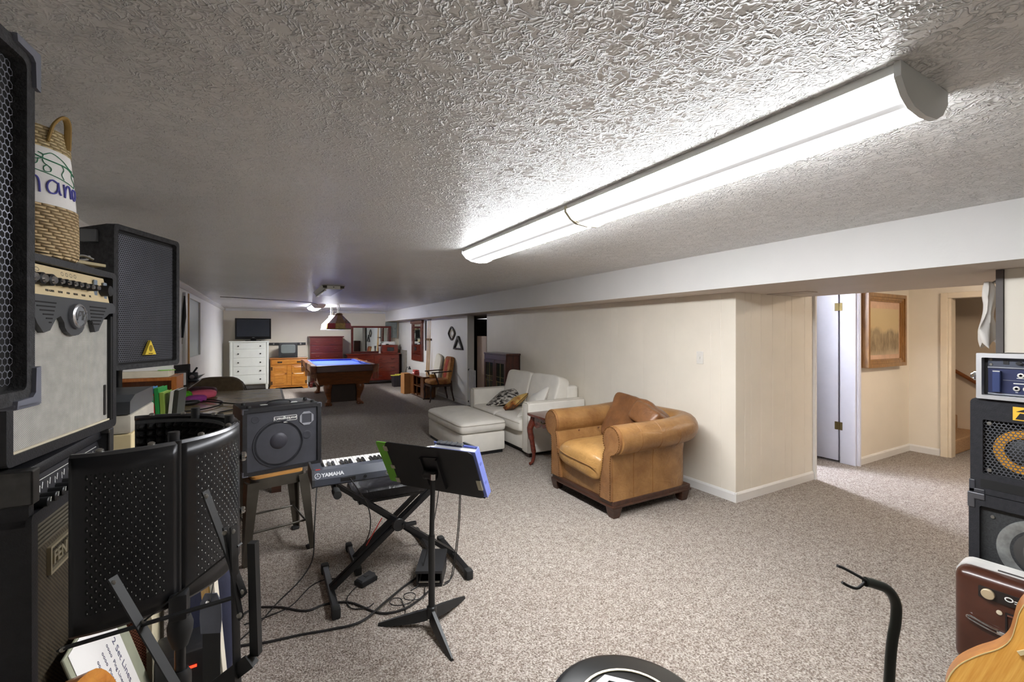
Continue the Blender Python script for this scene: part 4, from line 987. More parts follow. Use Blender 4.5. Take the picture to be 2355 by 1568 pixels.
g = MB(); hexgrille(g, -w/2+.042, w/2-.04, .095, h-.098, .012, .0145, .0034)
g.build('grille', plain('grille_dark_metal', (104, 106, 112), .4, .6), t, smooth=False, solid=.002)
for z in (.115, h-.115): MB().lathe([(.009, .012), (.008, .006), (0, .005)], 14, (-w/2+.062, 0, z), 'y').build('grille_screw', STEEL, t)
MB().box(-w/2+.035, w/2-.16, -.0015, .05, .028, .07).build('port_slot', plain('slot_black', (14, 14, 14), .8), t, smooth=False)
MB().box(-w/2+.138, -w/2+.225, -.003, .002, h-.085, h-.025).build('badge', plain('badge_yellow', (226, 178, 60), .4), t, smooth=False)
MB().prism([(-w/2+.146, h-.08), (-w/2+.206, h-.08), (-w/2+.196, h-.055), (-w/2+.16, h-.052)], -.0045, -.003).prism([(-w/2+.148, h-.046), (-w/2+.2, h-.046), (-w/2+.18, h-.03)], -.0045, -.003).build('badge_mark', BLK, t, smooth=False)
MB().box(-w/2-.004, -w/2+.05, -.004, .05, -.001, .02, .004).box(-w/2-.004, -w/2+.018, -.004, .05, .0, .06, .004).build('corner_guard', plain('dark_plastic_corner', (52, 53, 58), .4), t, smooth=False)
t = thing('rack_case', 'aluminium-edged rack case with dark blue amplifier panels, on top of the bass cabinets', 'rack case', (2.93, .54, 1.1745), R(-90))
w, h = .40, .212
AL = plain('brushed_aluminium', (214, 214, 216), .35, .75, var=.04)
MB().box(-w/2+.012, w/2-.012, .04, .40, .006, h-.006).build('shell', plain('black_laminate', (28, 28, 30), .5), t, smooth=False)
MB().plate(rrect(-w/2, w/2, 0, h, .003, 2), rrect(-w/2+.018, w/2-.018, .018, h-.02, .003, 2), -.01, .03).build('edge_frame', AL, t, smooth=False)
NAVY = plain('navy_panel', (44, 50, 84), .4, .2, var=.06)
MB().box(-w/2+.032, w/2-.03, .022, .04, .152, .19).build('preamp_panel', plain('slate_panel', (78, 82, 94), .4, .4), t, smooth=False)
a = MB().box(-w/2+.032, w/2-.03, .022, .04, .03, .143).build('power_amp_panel', NAVY, t, smooth=False)
MB().box(-w/2+.032, w/2-.03, .016, .03, .144, .151).box(-w/2+.032, w/2-.03, .018, .03, .022, .029).box(-w/2+.08, w/2-.03, .019, .03, .0895, .0915).build('panel_trim', plain('silver_strip', (158, 162, 172), .3, .6), t, smooth=False)
MB().box(-w/2+.05, -w/2+.076, -.002, .022, .035, .132, .003).build('handle', plain('navy_handle', (58, 70, 112), .35, .3), t, smooth=False)
MB().box(-w/2+.052, -w/2+.075, -.003, .0, .128, .133).build('handle_highlight', AL, t, smooth=False)
for x, z in ((.135, .115), (.122, .055), (.152, .055), (.185, .055)): MB().lathe([(.011, .022), (.011, .016), (.0055, .0155), (.005, .022)], 18, (-w/2+x, 0, z), 'y').build('jack', plain('jack_ring', (214, 212, 206), .4, .5), t)
MB().box(-w/2+.122, -w/2+.15, .0206, .0225, .1005, .1035).box(-w/2+.112, -w/2+.163, .0206, .0225, .0755, .0795).box(-w/2+.118, -w/2+.126, .0206, .0225, .037, .039).box(-w/2+.147, -w/2+.157, .0206, .0225, .036, .038).build('panel_print', WHITEINK, t, smooth=False)
MB().box(-w/2+.081, -w/2+.098, .019, .024, .163, .181).build('square_switch', BLK, t, smooth=False)
MB().lathe([(.009, .022), (.008, .008), (0, .008)], 14, (-w/2+.13, 0, .17), 'y').box(-w/2+.122, -w/2+.142, .006, .012, .166, .174).build('knob', BLK, t, smooth=False)
MB().text('XP', .012, (-w/2+.17, .0215, .172), (1, 0, 0), (0, 0, 1)).build('preamp_lettering', WHITEINK, t, smooth=False)
for z in (.16, .183): MB().lathe([(.006, .022), (.005, .018), (0, .018)], 10, (-w/2+.042, 0, z), 'y').build('rack_screw', STEEL, t)
MB().box(-w/2-.012, -w/2+.004, .0, .026, .083, .125, .003).tube([(-w/2-.012, .013, .09), (-w/2-.022, .013, .097), (-w/2-.022, .013, .11), (-w/2-.012, .013, .118)], .004, 8).build('latch', CHROME, t)

# ---- brown carrying case leaning on the stack
t = thing('brown_case', 'brown vinyl carrying case with chrome latch, standing on the carpet before the cabinets', 'case', (2.72, .535, 0), R(-86))
MB().box(-.225, .235, .002, .17, .008, .435, .045, 4).build('shell', plain('brown_vinyl', (68, 34, 21), .3, var=.2, vs=6, coat=.25), t, ang=60)
MB().plate(rrect(-.230, .240, .003, .440, .05, 6), rrect(-.218, .228, .015, .428, .046, 6), .075, .168).build('rim', plain('ivory_rim', (214, 212, 208), .4), t)
MB().tube([(-.10, .085, .4395), (.06, .085, .4395)], .008, 8, flat=.5).build('rim_handle_slot', plain('dark_slot', (46, 40, 38), .5), t)
for z in (.36, .075):
    MB().prism(rrect(-.145, .2, z-.024, z+.024, .004, 2), -.004, .004).build('control_strip', plain('strip_black', (38, 32, 30), .35), t, smooth=False)
    MB().lathe([(.021, -.003), (.021, -.014), (.019, -.016), (0, -.016)], 24, (-.115, 0, z), 'y').build('knob', plain('cream_knob', (190, 172, 140), .35, .2), t)
    MB().plate(circ(-.055, z+.004, .013, 20, .01), circ(-.055, z+.004, .009, 20, .006), -.005, -.003).box(-.04, -.012, -.005, -.003, z+.002, z+.0055).box(-.04, -.02, -.005, -.003, z-.006, z-.0035).build('strip_print', WHITEINK, t, smooth=False)
MB().box(-.066, -.06, -.003, .003, .11, .30).box(-.066, .17, -.003, .003, .298, .304).build('door_gap', plain('dark_gap', (24, 16, 14), .7), t, smooth=False)
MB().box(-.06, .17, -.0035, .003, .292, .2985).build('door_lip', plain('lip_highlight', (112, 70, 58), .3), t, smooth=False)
lt = MB().tube(bez([(-.085, -.008, .208), (-.12, -.012, .214), (-.165, -.012, .226), (-.178, -.012, .234), (-.165, -.012, .240), (-.12, -.012, .228), (-.085, -.008, .222)], 4), .0042, 8)
lt.box(-.09, -.038, -.012, .004, .203, .218, .003).box(-.05, -.03, -.017, .004, .193, .228, .003); lt.build('latch', CHROME, t)
MB().lathe([(.009, .002), (.009, -.003), (0, -.004)], 14, (-.083, 0, .295), 'y').build('rivet', plain('ivory_rivet', (214, 200, 176), .4), t)
# ================================================================ leather armchair (local front = -y, turned to face -X)
LEA = leather('tan_leather', (128, 89, 50), (160, 119, 72), .32)
LEB = leather('brown_leather', (98, 64, 38), (130, 88, 54), .34)
LEC = leather('golden_leather', (152, 112, 62), (184, 142, 86), .32)
DKW = wood('dark_walnut', (44, 26, 18), (78, 48, 34), .35, axis=0)
ac = thing('leather_armchair', 'tan leather rolled-arm armchair with nailhead trim, against the cream panelled wall', 'armchair', (2.405, 3.075, 0), R(-90))
path = [V((-.39, 0, 0)), V((-.39, .3, 0)), V((-.39, .58, 0))]
for k in range(1, 8):
    a = R(180-90*k/8); path.append(V((-.39+.13+.13*math.cos(a), .76+.13*math.sin(a), 0)))
path += [V((-.26, .89, 0)), V((0, .89, 0))]
path += [V((-p.x, p.y, 0)) for p in reversed(path[:-1])]
def section(scale=1.0, back=0):
    pr = [(.030, .134), (.030, .30), (.028, .43), (.036, .505)]
    for k in range(15):
        a = R(-62+282*k/14); pr.append((.042+.114*math.cos(a)*scale, .628+.118*math.sin(a)*scale))
    pr += [(-.066, .50), (-.078, .40), (-.108, .28), (-.118, .134)]
    return pr
rs = []
for i, p in enumerate(path):
    a = path[max(0, i-1)]; b = path[min(len(path)-1, i+1)]; d_ = (b-a).normalized(); n_ = V((-d_.y, d_.x, 0))
    lift = .03*math.sin(PI*max(0, min(1, (p.y-.45)/.44)))*0+.02*max(0, min(1, (p.y-.55)/.3))
    rs.append([p+n_*q+V((0, 0, z+(lift if z > .45 else 0))) for q, z in section()])
MB().rings(rs).build('rolled_frame', LEA, ac, ang=50)
for sx in (-1, 1):
    pr = [(sx*(.39+q), z) for q, z in [(q*.93-.004, .139+(z-.134)*.985) for q, z in section(.96)]]
    af = MB().prism(pr, -.022, .004).build('arm_front', leather('worn_tan_leather', (116, 79, 48), (148, 106, 66), .36), ac, ang=50)
    nl = MB(); loop = [V((x, -.023, z)) for x, z in pr]
    acc = 0
    for a, b in zip(loop[:-1], loop[1:]):
        L = (b-a).length; s_ = acc
        while s_ < L: nl.lathe([(.0052, 0), (.0045, -.003), (0, -.0045)], 6, a+(b-a)*(s_/L)+(V((sx*.39-.02*sx, 0, 0))-V((a.x, 0, 0)))*.08, 'y'); s_ += .019
        acc = s_-L
    o = nl.build('nailhead_trim', plain('antique_nailhead', (120, 84, 46), .35, .8), ac); o['kind'] = 'stuff'
SEAM = leather('seam_leather', (128, 84, 40), (150, 100, 50))
for y in (.22, .44): MB().tube([V((.4205, y, .14)), V((.4205, y, .30)), V((.4185, y, .42)), V((.427, y, .505))], .0022, 5).build('panel_seam', SEAM, ac)
for y in (.20, .42, .64): MB().tube([V((.432+.1145*math.cos(R(a)), y, .628+.1185*math.sin(R(a)))) for a in range(-60, 200, 20)], .002, 5).build('arm_seam', SEAM, ac)
# wooden plinth and tapered feet
pl = MB().box(-.425, .425, -.005, .905, .082, .137, .008).box(-.433, .433, -.015, .91, .082, .10, .005); pl.build('wooden_plinth', DKW, ac, smooth=False)
for sx in (-1, 1):
    for y in (.035, .83):
        x = sx*.39
        MB().hexa([(x-.03, y-.03, 0), (x+.03, y-.03, 0), (x+.03, y+.03, 0), (x-.03, y+.03, 0), (x-.047, y-.047, .084), (x+.047, y-.047, .084), (x+.047, y+.047, .084), (x-.047, y+.047, .084)]).build('foot', DKW, ac, smooth=False)
MB().box(-.285, .285, .004, .06, .134, .33, .012).build('front_panel', LEA, ac)
def crump(f, amp, seed=0):
    from mathutils import noise as nz
    def fn(p):
        q = V(p)*f+V((seed, seed*.7, 0)); d_ = nz.noise(q)+.5*nz.noise(q*2.3)
        return V(p)*(1+amp*d_)
    return fn
def seatfn(p):
    p = V(p); fy = -p.y/.32
    if fy > .4 and p.z < .02: p.z -= .035*(fy-.4)/.6*(1+.6*p.x/.28)
    p.z += .012*math.cos(p.x*9)*(1 if p.z > 0 else 0)
    return crump(7, .03, 3)(p)
MB().cush((0, .29, .395), (.60, .70, .225), (.28, .55), 48, 20, fn=seatfn).build('seat_cushion', LEC, ac, ang=80)
MB().tube(bez([(-.28, -.055, .425), (-.15, -.066, .40), (0, -.069, .39), (.15, -.066, .382), (.275, -.055, .37)], 6), .004, 6).build('seat_piping', LEA, ac)
def backfn(p):
    p = V(p); p.z -= .05*max(0, p.x/.3)**2*(1 if p.z > 0 else 0)
    p.y -= .03*math.sin(p.x*14)*.5
    return crump(6, .08, 8)(p)
bm_ = Matrix.Translation((-.01, .67, .61)) @ Matrix.Rotation(R(-24), 4, 'X') @ Matrix.Rotation(R(7), 4, 'Y')
MB().cush((0, 0, 0), (.66, .23, .49), (.42, .38), 48, 22, m=bm_, fn=backfn).build('back_cushion', LEB, ac, ang=80)
bm2 = Matrix.Translation((.20, .61, .715)) @ Matrix.Rotation(R(-30), 4, 'X') @ Matrix.Rotation(R(16), 4, 'Y')
MB().cush((0, 0, 0), (.32, .19, .20), (.4, .40), 36, 16, m=bm2, fn=crump(9, .14, 15)).build('cushion_fold', LEB, ac, ang=80)
for x, y, z in ((-.299, .22, .55), (-.299, .46, .55)):
    MB().ell((x, y, z), (.006, .012, .012), 12, 8).build('tuft_button', LEB, ac)

# ================================================================ white sofa
FAB = plain('oatmeal_fabric', (232, 227, 217), .85, var=.05, vs=6, bs=.25, bscale=420)
FABD = plain('oatmeal_piping', (188, 180, 166), .85, var=.05)
sf_ = thing('white_sofa', 'off-white two-seat sofa with square arms, against the cream panelled wall', 'sofa', (2.70, 5.265, 0), R(-90))
MB().box(-.70, .70, .03, .84, .06, .27, .02).build('seat_base', FAB, sf_)
for sx in (-1, 1):
    MB().box(sx*.70, sx*.845, -.01, .84, .05, .655, .028, 3).build('arm', FAB, sf_)
    pp = MB().tube([(sx*.712, -.008, .07), (sx*.712, -.011, .63), (sx*.73, -.008, .648), (sx*.815, -.008, .648), (sx*.833, -.011, .63), (sx*.833, -.008, .07)], .0045, 6)
    pp.build('arm_piping', FABD, sf_)
    MB().tube([(sx*.833, 0, .647), (sx*.833, .82, .647)], .0045, 6).build('arm_piping', FABD, sf_)
    MB().tube([(sx*.712, 0, .647), (sx*.712, .82, .647)], .0045, 6).build('arm_piping', FABD, sf_)
MB().box(-.70, .70, .66, .845, .06, .80, .035, 3).build('back_frame', FAB, sf_)
for x in (-.348, .348):
    MB().cush((x, .30, .355), (.695, .68, .175), (.14, .35), 44, 14).build('seat_cushion', FAB, sf_, ang=80)
    MB().tube(bez([(x-.33, -.034, .39), (x-.2, -.039, .392), (x, -.04, .394), (x+.2, -.039, .392), (x+.33, -.034, .39)], 5), .004, 6).build('seat_piping', FABD, sf_)
    m_ = Matrix.Translation((x*(.99), .585, .675)) @ Matrix.Rotation(R(-16), 4, 'X')
    MB().cush((0, 0, 0), (.68, .20, .50), (.22, .30), 44, 18, m=m_, fn=crump(4, .03, x*9)).build('back_cushion', FAB, sf_, ang=80)
for sx in (-1, 1):
    for y in (.06, .78): MB().box(sx*.77-.03, sx*.77+.03, y-.03, y+.03, 0, .052).build('foot', DKW, sf_, smooth=False)
MB().box(-.74, .74, .06, .8, .03, .06).build('dust_cover', BLK, sf_, smooth=False)
ot = thing('ottoman', 'long off-white upholstered ottoman in front of the sofa', 'ottoman', (2.30, 5.42, 0))
MB().box(-.29, .29, -.61, .61, .04, .27, .02).build('base', FAB, ot)
def otfn(p): p = V(p); p.z += .02*(1-(p.x/.31)**2)*(1 if p.z > 0 else 0); return p
MB().cush((0, 0, .34), (.63, 1.27, .165), (.16, .4), 48, 14, fn=otfn).build('top_cushion', FAB, ot, ang=80)
MB().tube([(.315*math.copysign(abs(math.cos(R(a)))**.17, math.cos(R(a))), .635*math.copysign(abs(math.sin(R(a)))**.17, math.sin(R(a))), .375) for a in range(0, 360, 4)], .004, 6, closed=True).build('piping', FABD, ot)
MB().box(-.27, .27, -.58, .58, .0, .04).build('plinth', BLK, ot, smooth=False)
# cushions on the sofa
def stripes(name):
    k = N(name); v = k.mapping((9, 3, 3), (0, 0, R(30)))
    n_ = k.noise(v, 1.6, 2); n2 = k.noise(k.mapping(), 300, 2)
    w_ = k.math('SINE', k.math('MULTIPLY', n_, 32))
    c_ = k.ramp(k.math('MULTIPLY_ADD', w_, .5, .5), [(.38, srgb(48, 42, 40)), (.5, srgb(196, 190, 180)), (.75, srgb(168, 162, 152)), (.9, srgb(208, 204, 196))])
    k.set(Base_Color=c_, Roughness=.9); k.bump(n2, .2, .002); return k.m
def pillow(name, label, loc, rot, sz, mat, edge):
    t_ = thing(name, label, 'cushion', loc); t_.rotation_euler = (Matrix.Rotation(rot[0], 4, 'Z') @ Matrix.Rotation(rot[1], 4, 'Y') @ Matrix.Rotation(rot[2], 4, 'Z')).to_euler()
    def fn(p):
        p = V(p); k_ = 1+.10*(abs(p.x)/(sz[0]/2))**3*(abs(p.y)/(sz[1]/2))**3; return V((p.x*k_, p.y*k_, p.z*(1-.55*(max(abs(p.x)/(sz[0]/2), abs(p.y)/(sz[1]/2)))**3)))
    MB().cush((0, 0, 0), sz, (.35, .75), 40, 14, fn=fn).build('cover', mat, t_, ang=80)
    MB().tube([(sz[0]/2*1.01*math.copysign(abs(math.cos(R(a)))**.38, math.cos(R(a)))*(1+.07*abs(math.sin(R(2*a)))**3), sz[1]/2*1.01*math.copysign(abs(math.sin(R(a)))**.38, math.sin(R(a)))*(1+.07*abs(math.sin(R(2*a)))**3), 0) for a in range(0, 360, 5)], .004, 6, closed=True).build('seam', edge, t_)
    return t_
pillow('throw_pillow', 'black and grey striped cushion lying on the far sofa seat', (3.05, 5.66, .545), (R(-8), R(-24), R(38)), (.52, .48, .13), stripes('zebra_weave'), FABD)
def dogmat():
    k = N('tan_print'); v = k.mapping()
    n_ = k.noise(v, 5, 3); sp = k.n('SeparateXYZ'); k.l(v, sp.inputs[0])
    f = k.math('ADD', k.math('MULTIPLY', n_, .8), k.math('MULTIPLY', sp.outputs[0], -1.3))
    k.set(Base_Color=k.ramp(f, [(.25, srgb(200, 164, 96)), (.42, srgb(214, 176, 104)), (.52, srgb(168, 92, 30)), (.6, srgb(60, 40, 26)), (.7, srgb(186, 112, 44))]), Roughness=.85); return k.m
pillow('throw_pillow.001', 'golden brown printed cushion between the striped and white ones', (3.00, 5.30, .515), (R(-25), R(-36), R(30)), (.36, .34, .11), dogmat(), plain('dark_seam', (60, 48, 36), .8))
pillow('throw_pillow.002', 'plain white cushion propped against the near sofa arm', (3.08, 4.84, .60), (R(-12), R(-48), R(36)), (.36, .36, .14), plain('white_cushion_cotton', (234, 230, 222), .85, var=.03, bs=.2, bscale=200), FABD)
pillow('throw_pillow.003', 'small white cushion corner tucked low beside the near sofa arm', (2.86, 4.74, .492), (R(0), R(-25), R(40)), (.22, .22, .08), plain('white_cushion_cotton', (234, 230, 222), .85), FABD)

# ================================================================ side table with cabriole legs
MAH = wood('mahogany', (74, 30, 22), (116, 54, 40), .22, axis=1, coat=.4)
st_ = thing('side_table', 'small dark mahogany side table with curved legs, between the sofa and armchair', 'table', (2.60, 3.96, 0), R(-90))
MB().prism(rrect(-.275, .275, -.05, .56, .03, 4), .563, .585, 'xy').prism(rrect(-.265, .265, -.04, .55, .03, 4), .555, .5635, 'xy').build('top', MAH, st_, smooth=False)
ap = [(-.22, .555), (.22, .555), (.22, .46), (.15, .43), (.10, .445), (.04, .47), (0, .455), (-.04, .47), (-.10, .445), (-.15, .43), (-.22, .46)]
MB().prism(ap, 0, .02).build('front_apron', MAH, st_, smooth=False)
MB().box(-.22, -.205, .02, .5, .44, .555).box(.205, .22, .02, .5, .44, .555).box(-.22, .22, .48, .5, .44, .555).build('apron', MAH, st_, smooth=False)
dr = MB().box(-.17, .17, -.008, .004, .478, .545, .004).build('drawer', MAH, st_, smooth=False)
MB().tube(bez([(-.035, -.012, .517), (-.02, -.02, .505), (.02, -.02, .505), (.035, -.012, .517)], 4), .0035, 6).lathe([(.008, -.008), (.006, -.014), (0, -.015)], 10, (-.035, 0, .517), 'y').lathe([(.008, -.008), (.006, -.014), (0, -.015)], 10, (.035, 0, .517), 'y').build('pull', brass, dr)
for sx in (-1, 1):
    for y, sy in ((.01, -1), (.49, 1)):
        x = sx*.22
        MB().tube(bez([(x, y, .55), (x+sx*.012, y+sy*.012, .47), (x+sx*.028, y+sy*.028, .40), (x+sx*.012, y+sy*.012, .28), (x-sx*.004, y-sy*.004, .13), (x+sx*.006, y+sy*.006, .045), (x+sx*.022, y+sy*.022, .018), (x+sx*.032, y+sy*.032, .009)], 5), [.03]*4+[.036]*6+[.034]*5+[.027]*5+[.02]*6+[.017]*6+[.022]*2+[.012]*2, 10).build('leg', MAH, st_)

# ================================================================ leaded-glass bookcase
BKW = wood('bookcase_walnut', (46, 22, 16), (84, 42, 32), .35, axis=2)
bk = thing('glass_door_bookcase', 'dark wood bookcase with two leaded-glass doors, behind the far end of the sofa', 'bookcase', (3.315, 6.525, 0), R(-90))
MB().box(-.395, -.375, .02, .26, .0, 1.12).box(.375, .395, .02, .26, .0, 1.12).box(-.395, .395, .245, .26, .0, 1.12).box(-.375, .375, .03, .25, .05, .07).build('carcass', BKW, bk, smooth=False)
MB().box(-.41, .41, -.005, .265, 1.12, 1.15, .006).build('top', BKW, bk, smooth=False)
for z in (.38, .73): MB().box(-.375, .375, .05, .245, z, z+.018).build('shelf', BKW, bk, smooth=False)
MB().box(-.395, .395, .0, .03, 1.04, 1.12).box(-.395, .395, 0, .03, 0, .09).build('face_rail', BKW, bk, smooth=False)
for sx in (-1, 1):
    x0, x1 = (-.39, -.005) if sx < 0 else (.005, .39)
    dr = MB().plate(rrect(x0, x1, .095, 1.035, .002, 1), rrect(x0+.055, x1-.055, .16, .985, .002, 1), -.006, .018).build('door', BKW, bk, smooth=False)
    MB().box(x0+.05, x1-.05, .006, .009, .155, .99).build('glass', plain('old_glass', (44, 54, 48), .12, var=.35, vs=5), dr, smooth=False)
    cxm = (x0+x1)/2; wd_ = (x1-x0)/2-.055
    ld = MB().bar((cxm, .002, .55), (cxm, .002, .985), .008, .004, (0, 1, 0)).bar((x0+.055, .002, .68), (x1-.055, .002, .68), .008, .004, (0, 1, 0)).bar((x0+.055, .002, .76), (x1-.055, .002, .76), .006, .004, (0, 1, 0))
    for q in (-1, 1): ld.tube(bez([(cxm+q*wd_, .002, .70), (cxm+q*wd_*.75, .002, .56), (cxm, .002, .42), (cxm-q*wd_*.8, .002, .30), (cxm-q*wd_, .002, .17)], 5), .0035, 5)
    ld.build('lead_tracery', plain('brass_lead', (150, 132, 84), .4, .6), dr, smooth=False)

# ================================================================ pool table
PW = wood('pool_table_oak', (92, 48, 20), (142, 82, 38), .3, axis=0, coat=.3)
PWD = wood('pool_rail_wood', (60, 30, 20), (96, 52, 38), .28, axis=0, coat=.3)
FELT = plain('blue_felt', (64, 90, 180), .9, var=.05, vs=20, bs=.1, bscale=300)
pt = thing('pool_table', 'carved wooden pool table with a blue cloth, under the hanging stained-glass lamps', 'pool table', (1.405, 10.72, 0))
W2, L2, ZT = .635, 1.275, .83
MB().box(-W2+.10, W2-.10, -L2+.10, L2-.10, ZT-.055, ZT-.04).build('cloth_bed', FELT, pt, smooth=False)
def rail(x0, x1, y0, y1, ax):
    r_ = MB().box(x0, x1, y0, y1, ZT-.14, ZT, .012, 2); return r_.build('rail', PW if ax else PWD, pt, smooth=False)
rail(-W2+.09, W2-.09, -L2, -L2+.10, 0); rail(-W2+.09, W2-.09, L2-.10, L2, 0)
for sx in (-1, 1):
    for y0, y1 in ((-L2+.09, -.06), (.06, L2-.09)):
        x0, x1 = sorted((sx*W2, sx*(W2-.10))); rail(x0, x1, y0, y1, 1)
for sx in (-1, 1):
    for y0, y1 in ((-L2+.15, -.07), (.07, L2-.15)):
        MB().prism([(sx*(W2-.10), ZT-.004), (sx*(W2-.15), ZT-.012), (sx*(W2-.14), ZT-.04), (sx*(W2-.10), ZT-.04)], y0, y1).build('cushion', FELT, pt, smooth=False)
for sy in (-1, 1): MB().prism([(sy*(L2-.10), ZT-.004), (sy*(L2-.15), ZT-.012), (sy*(L2-.14), ZT-.04), (sy*(L2-.10), ZT-.04)], -W2+.16, W2-.16, 'yz').build('cushion', plain('dark_blue_cushion', (28, 44, 150), .9), pt, smooth=False)
for sx in (-1, 1):
    for sy in (-1, 0, 1):
        c_ = (sx*(W2-.035), sy*(L2-.035), 0)
        pk = MB().lathe([(.055, ZT-.16), (.062, ZT-.10), (.075, ZT-.005), (.062, ZT+.002), (.05, ZT-.02), (.045, ZT-.15)], 18, c_).build('pocket', leather('pocket_leather', (92, 52, 34), (160, 104, 74), .4), pt)
        fg = MB()
        for k in range(14):
            a = 2*PI*k/14; fg.bar((c_[0]+.06*math.cos(a), c_[1]+.06*math.sin(a), ZT-.13), (c_[0]+.055*math.cos(a), c_[1]+.055*math.sin(a), ZT-.30), .012, .003)
        fg.build('pocket_fringe', leather('pocket_leather', (92, 52, 34), (160, 104, 74)), pk, smooth=False)
ar = []
for q, z in ((1, .69), (.86, .43)):
    ar.append([V((x*q, y*(1-(1-q)*.45), z)) for x, y in ((-W2+.07, -L2+.06), (W2-.07, -L2+.06), (W2-.07, L2-.06), (-W2+.07, L2-.06))])
MB().rings(ar).build('cabinet', PW, pt, smooth=False)
MB().prism([(-.30, .43), (-.30, .05), (.30, .05), (.30, .43), (.2, .475), (0, .50), (-.2, .475)], -L2+.30, -L2+.32).build('base_panel', plain('dark_brown_panel', (56, 38, 26), .6), pt, smooth=False)  # board in its own dark brown
for sx in (-1, 1):
    for sy in (-1, 1):
        x, y = sx*.30, sy*(L2-.22); pth = [(x, y, .44), (x+sx*.02, y+sy*.02, .36), (x+sx*.005, y+sy*.005, .24), (x-sx*.012, y-sy*.012, .13), (x+sx*.0, y+sy*.0, .05)]
        lg = MB().tube(bez(pth, 4), [.075, .08, .085, .085, .082, .078, .072, .066, .058, .052, .048, .044, .042, .042, .044, .048, .05], 12).build('leg', PW, pt)
        cl = MB().cush((x+sx*.01, y+sy*.02, .03), (.15, .17, .06), (.7, .8), 20, 8)
        for k in (-1, 0, 1): cl.ell((x+sx*.01+.045*k, y+sy*.10, .022), (.022, .03, .021), 10, 6)
        cl.build('claw_foot', PW, lg)
bl = tag(MB().ell((.82, 9.62, .545), (.0285, .0285, .0285), 16, 10).build('billiard_ball', plain('red_ball', (170, 34, 28), .15)), 'red ball held in the near left pocket fringe of the pool table', 'ball')
bl.location = (0, 0, 0)
tr_ = tag(MB().tube([(1.9, 11.0, ZT+.006), (1.83, 10.2, ZT+.006)], .006, 8).build('bridge_stick', plain('dark_blue_stick', (30, 40, 90), .4)), 'dark cue lying on the right rail of the pool table', 'cue')

# ================================================================ hanging lamps over the pool table
def glasspanel(name, col): return plain(name, col, .25, var=.18, vs=25)
def tiffany(loc, label, cols):
    t_ = thing('stained_glass_lamp', label, 'lamp', loc)
    z0, z1, z2 = 1.572, 1.70, 1.885; r0, r1, r2 = .275, .255, .075
    n_ = 8
    for k in range(n_):
        a0, a1 = R(22.5+360*k/n_), R(22.5+360*(k+1)/n_)
        q = lambda r_, z, a: V((r_*math.cos(a), r_*math.sin(a), z))
        c_ = cols[k % 2]
        MB().rings([[q(r0, z0, a0), q(r0, z0, a1), q(r0-.006, z0, a1), q(r0-.006, z0, a0)], [q(r1, z1, a0), q(r1, z1, a1), q(r1-.006, z1, a1), q(r1-.006, z1, a0)]]).build('skirt_panel', c_[0], t_, smooth=False)
        MB().rings([[q(r1, z1, a0), q(r1, z1, a1), q(r1-.006, z1, a1), q(r1-.006, z1, a0)], [q(r2, z2, a0), q(r2, z2, a1), q(r2-.005, z2, a1), q(r2-.005, z2, a0)]]).build('slope_panel', c_[1], t_, smooth=False)
    MB().lathe([(.08, 1.88), (.085, 1.90), (.06, 1.925), (.02, 1.93), (0, 1.93)], 16).build('cap', cols[2], t_)
    MB().tube([V((.277*math.cos(R(22.5+45*k)), .277*math.sin(R(22.5+45*k)), z0)) for k in range(8)], .008, 6, closed=True).build('rim', cols[3], t_)
    MB().tube([(0, 0, 1.925), (.02, 0, 2.03), (0, 0, H-.002)], .006, 6).build('cord', plain('lamp_cord', (110, 104, 92), .5), t_)
    ch = MB()
    for k in range(10): ch.tube([V((-.03+.010*math.cos(R(a))*(k % 2), .01*math.cos(R(a))*((k+1) % 2), 1.94+.0195*k+.012*math.sin(R(a)))) for a in range(0, 360, 45)], .003, 5, closed=True)
    ch.build('chain', STEEL if cols[2] is not WHITEINK else WHITEINK, t_)
    return t_
RED, AMB = glasspanel('ruby_glass', (152, 24, 20)), glasspanel('amber_glass', (206, 172, 96))
tiffany((1.41, 10.45, 0), 'red and amber stained-glass lamp hanging over the near end of the pool table', [(RED, glasspanel('brown_glass', (92, 44, 26))), (AMB, glasspanel('tan_glass', (150, 110, 66))), plain('lamp_cap_bronze', (92, 56, 26), .4, .5), plain('olive_rim', (120, 116, 40), .4, .4)])
BLOWN = glasspanel('overexposed_white', (238, 238, 238))  # overexposed look of the second shade, painted as plain white panels
tiffany((1.44, 11.85, 0), 'stained-glass lamp painted overexposed white, hanging behind the red and amber one', [(BLOWN, BLOWN), (BLOWN, BLOWN), WHITEINK, WHITEINK])

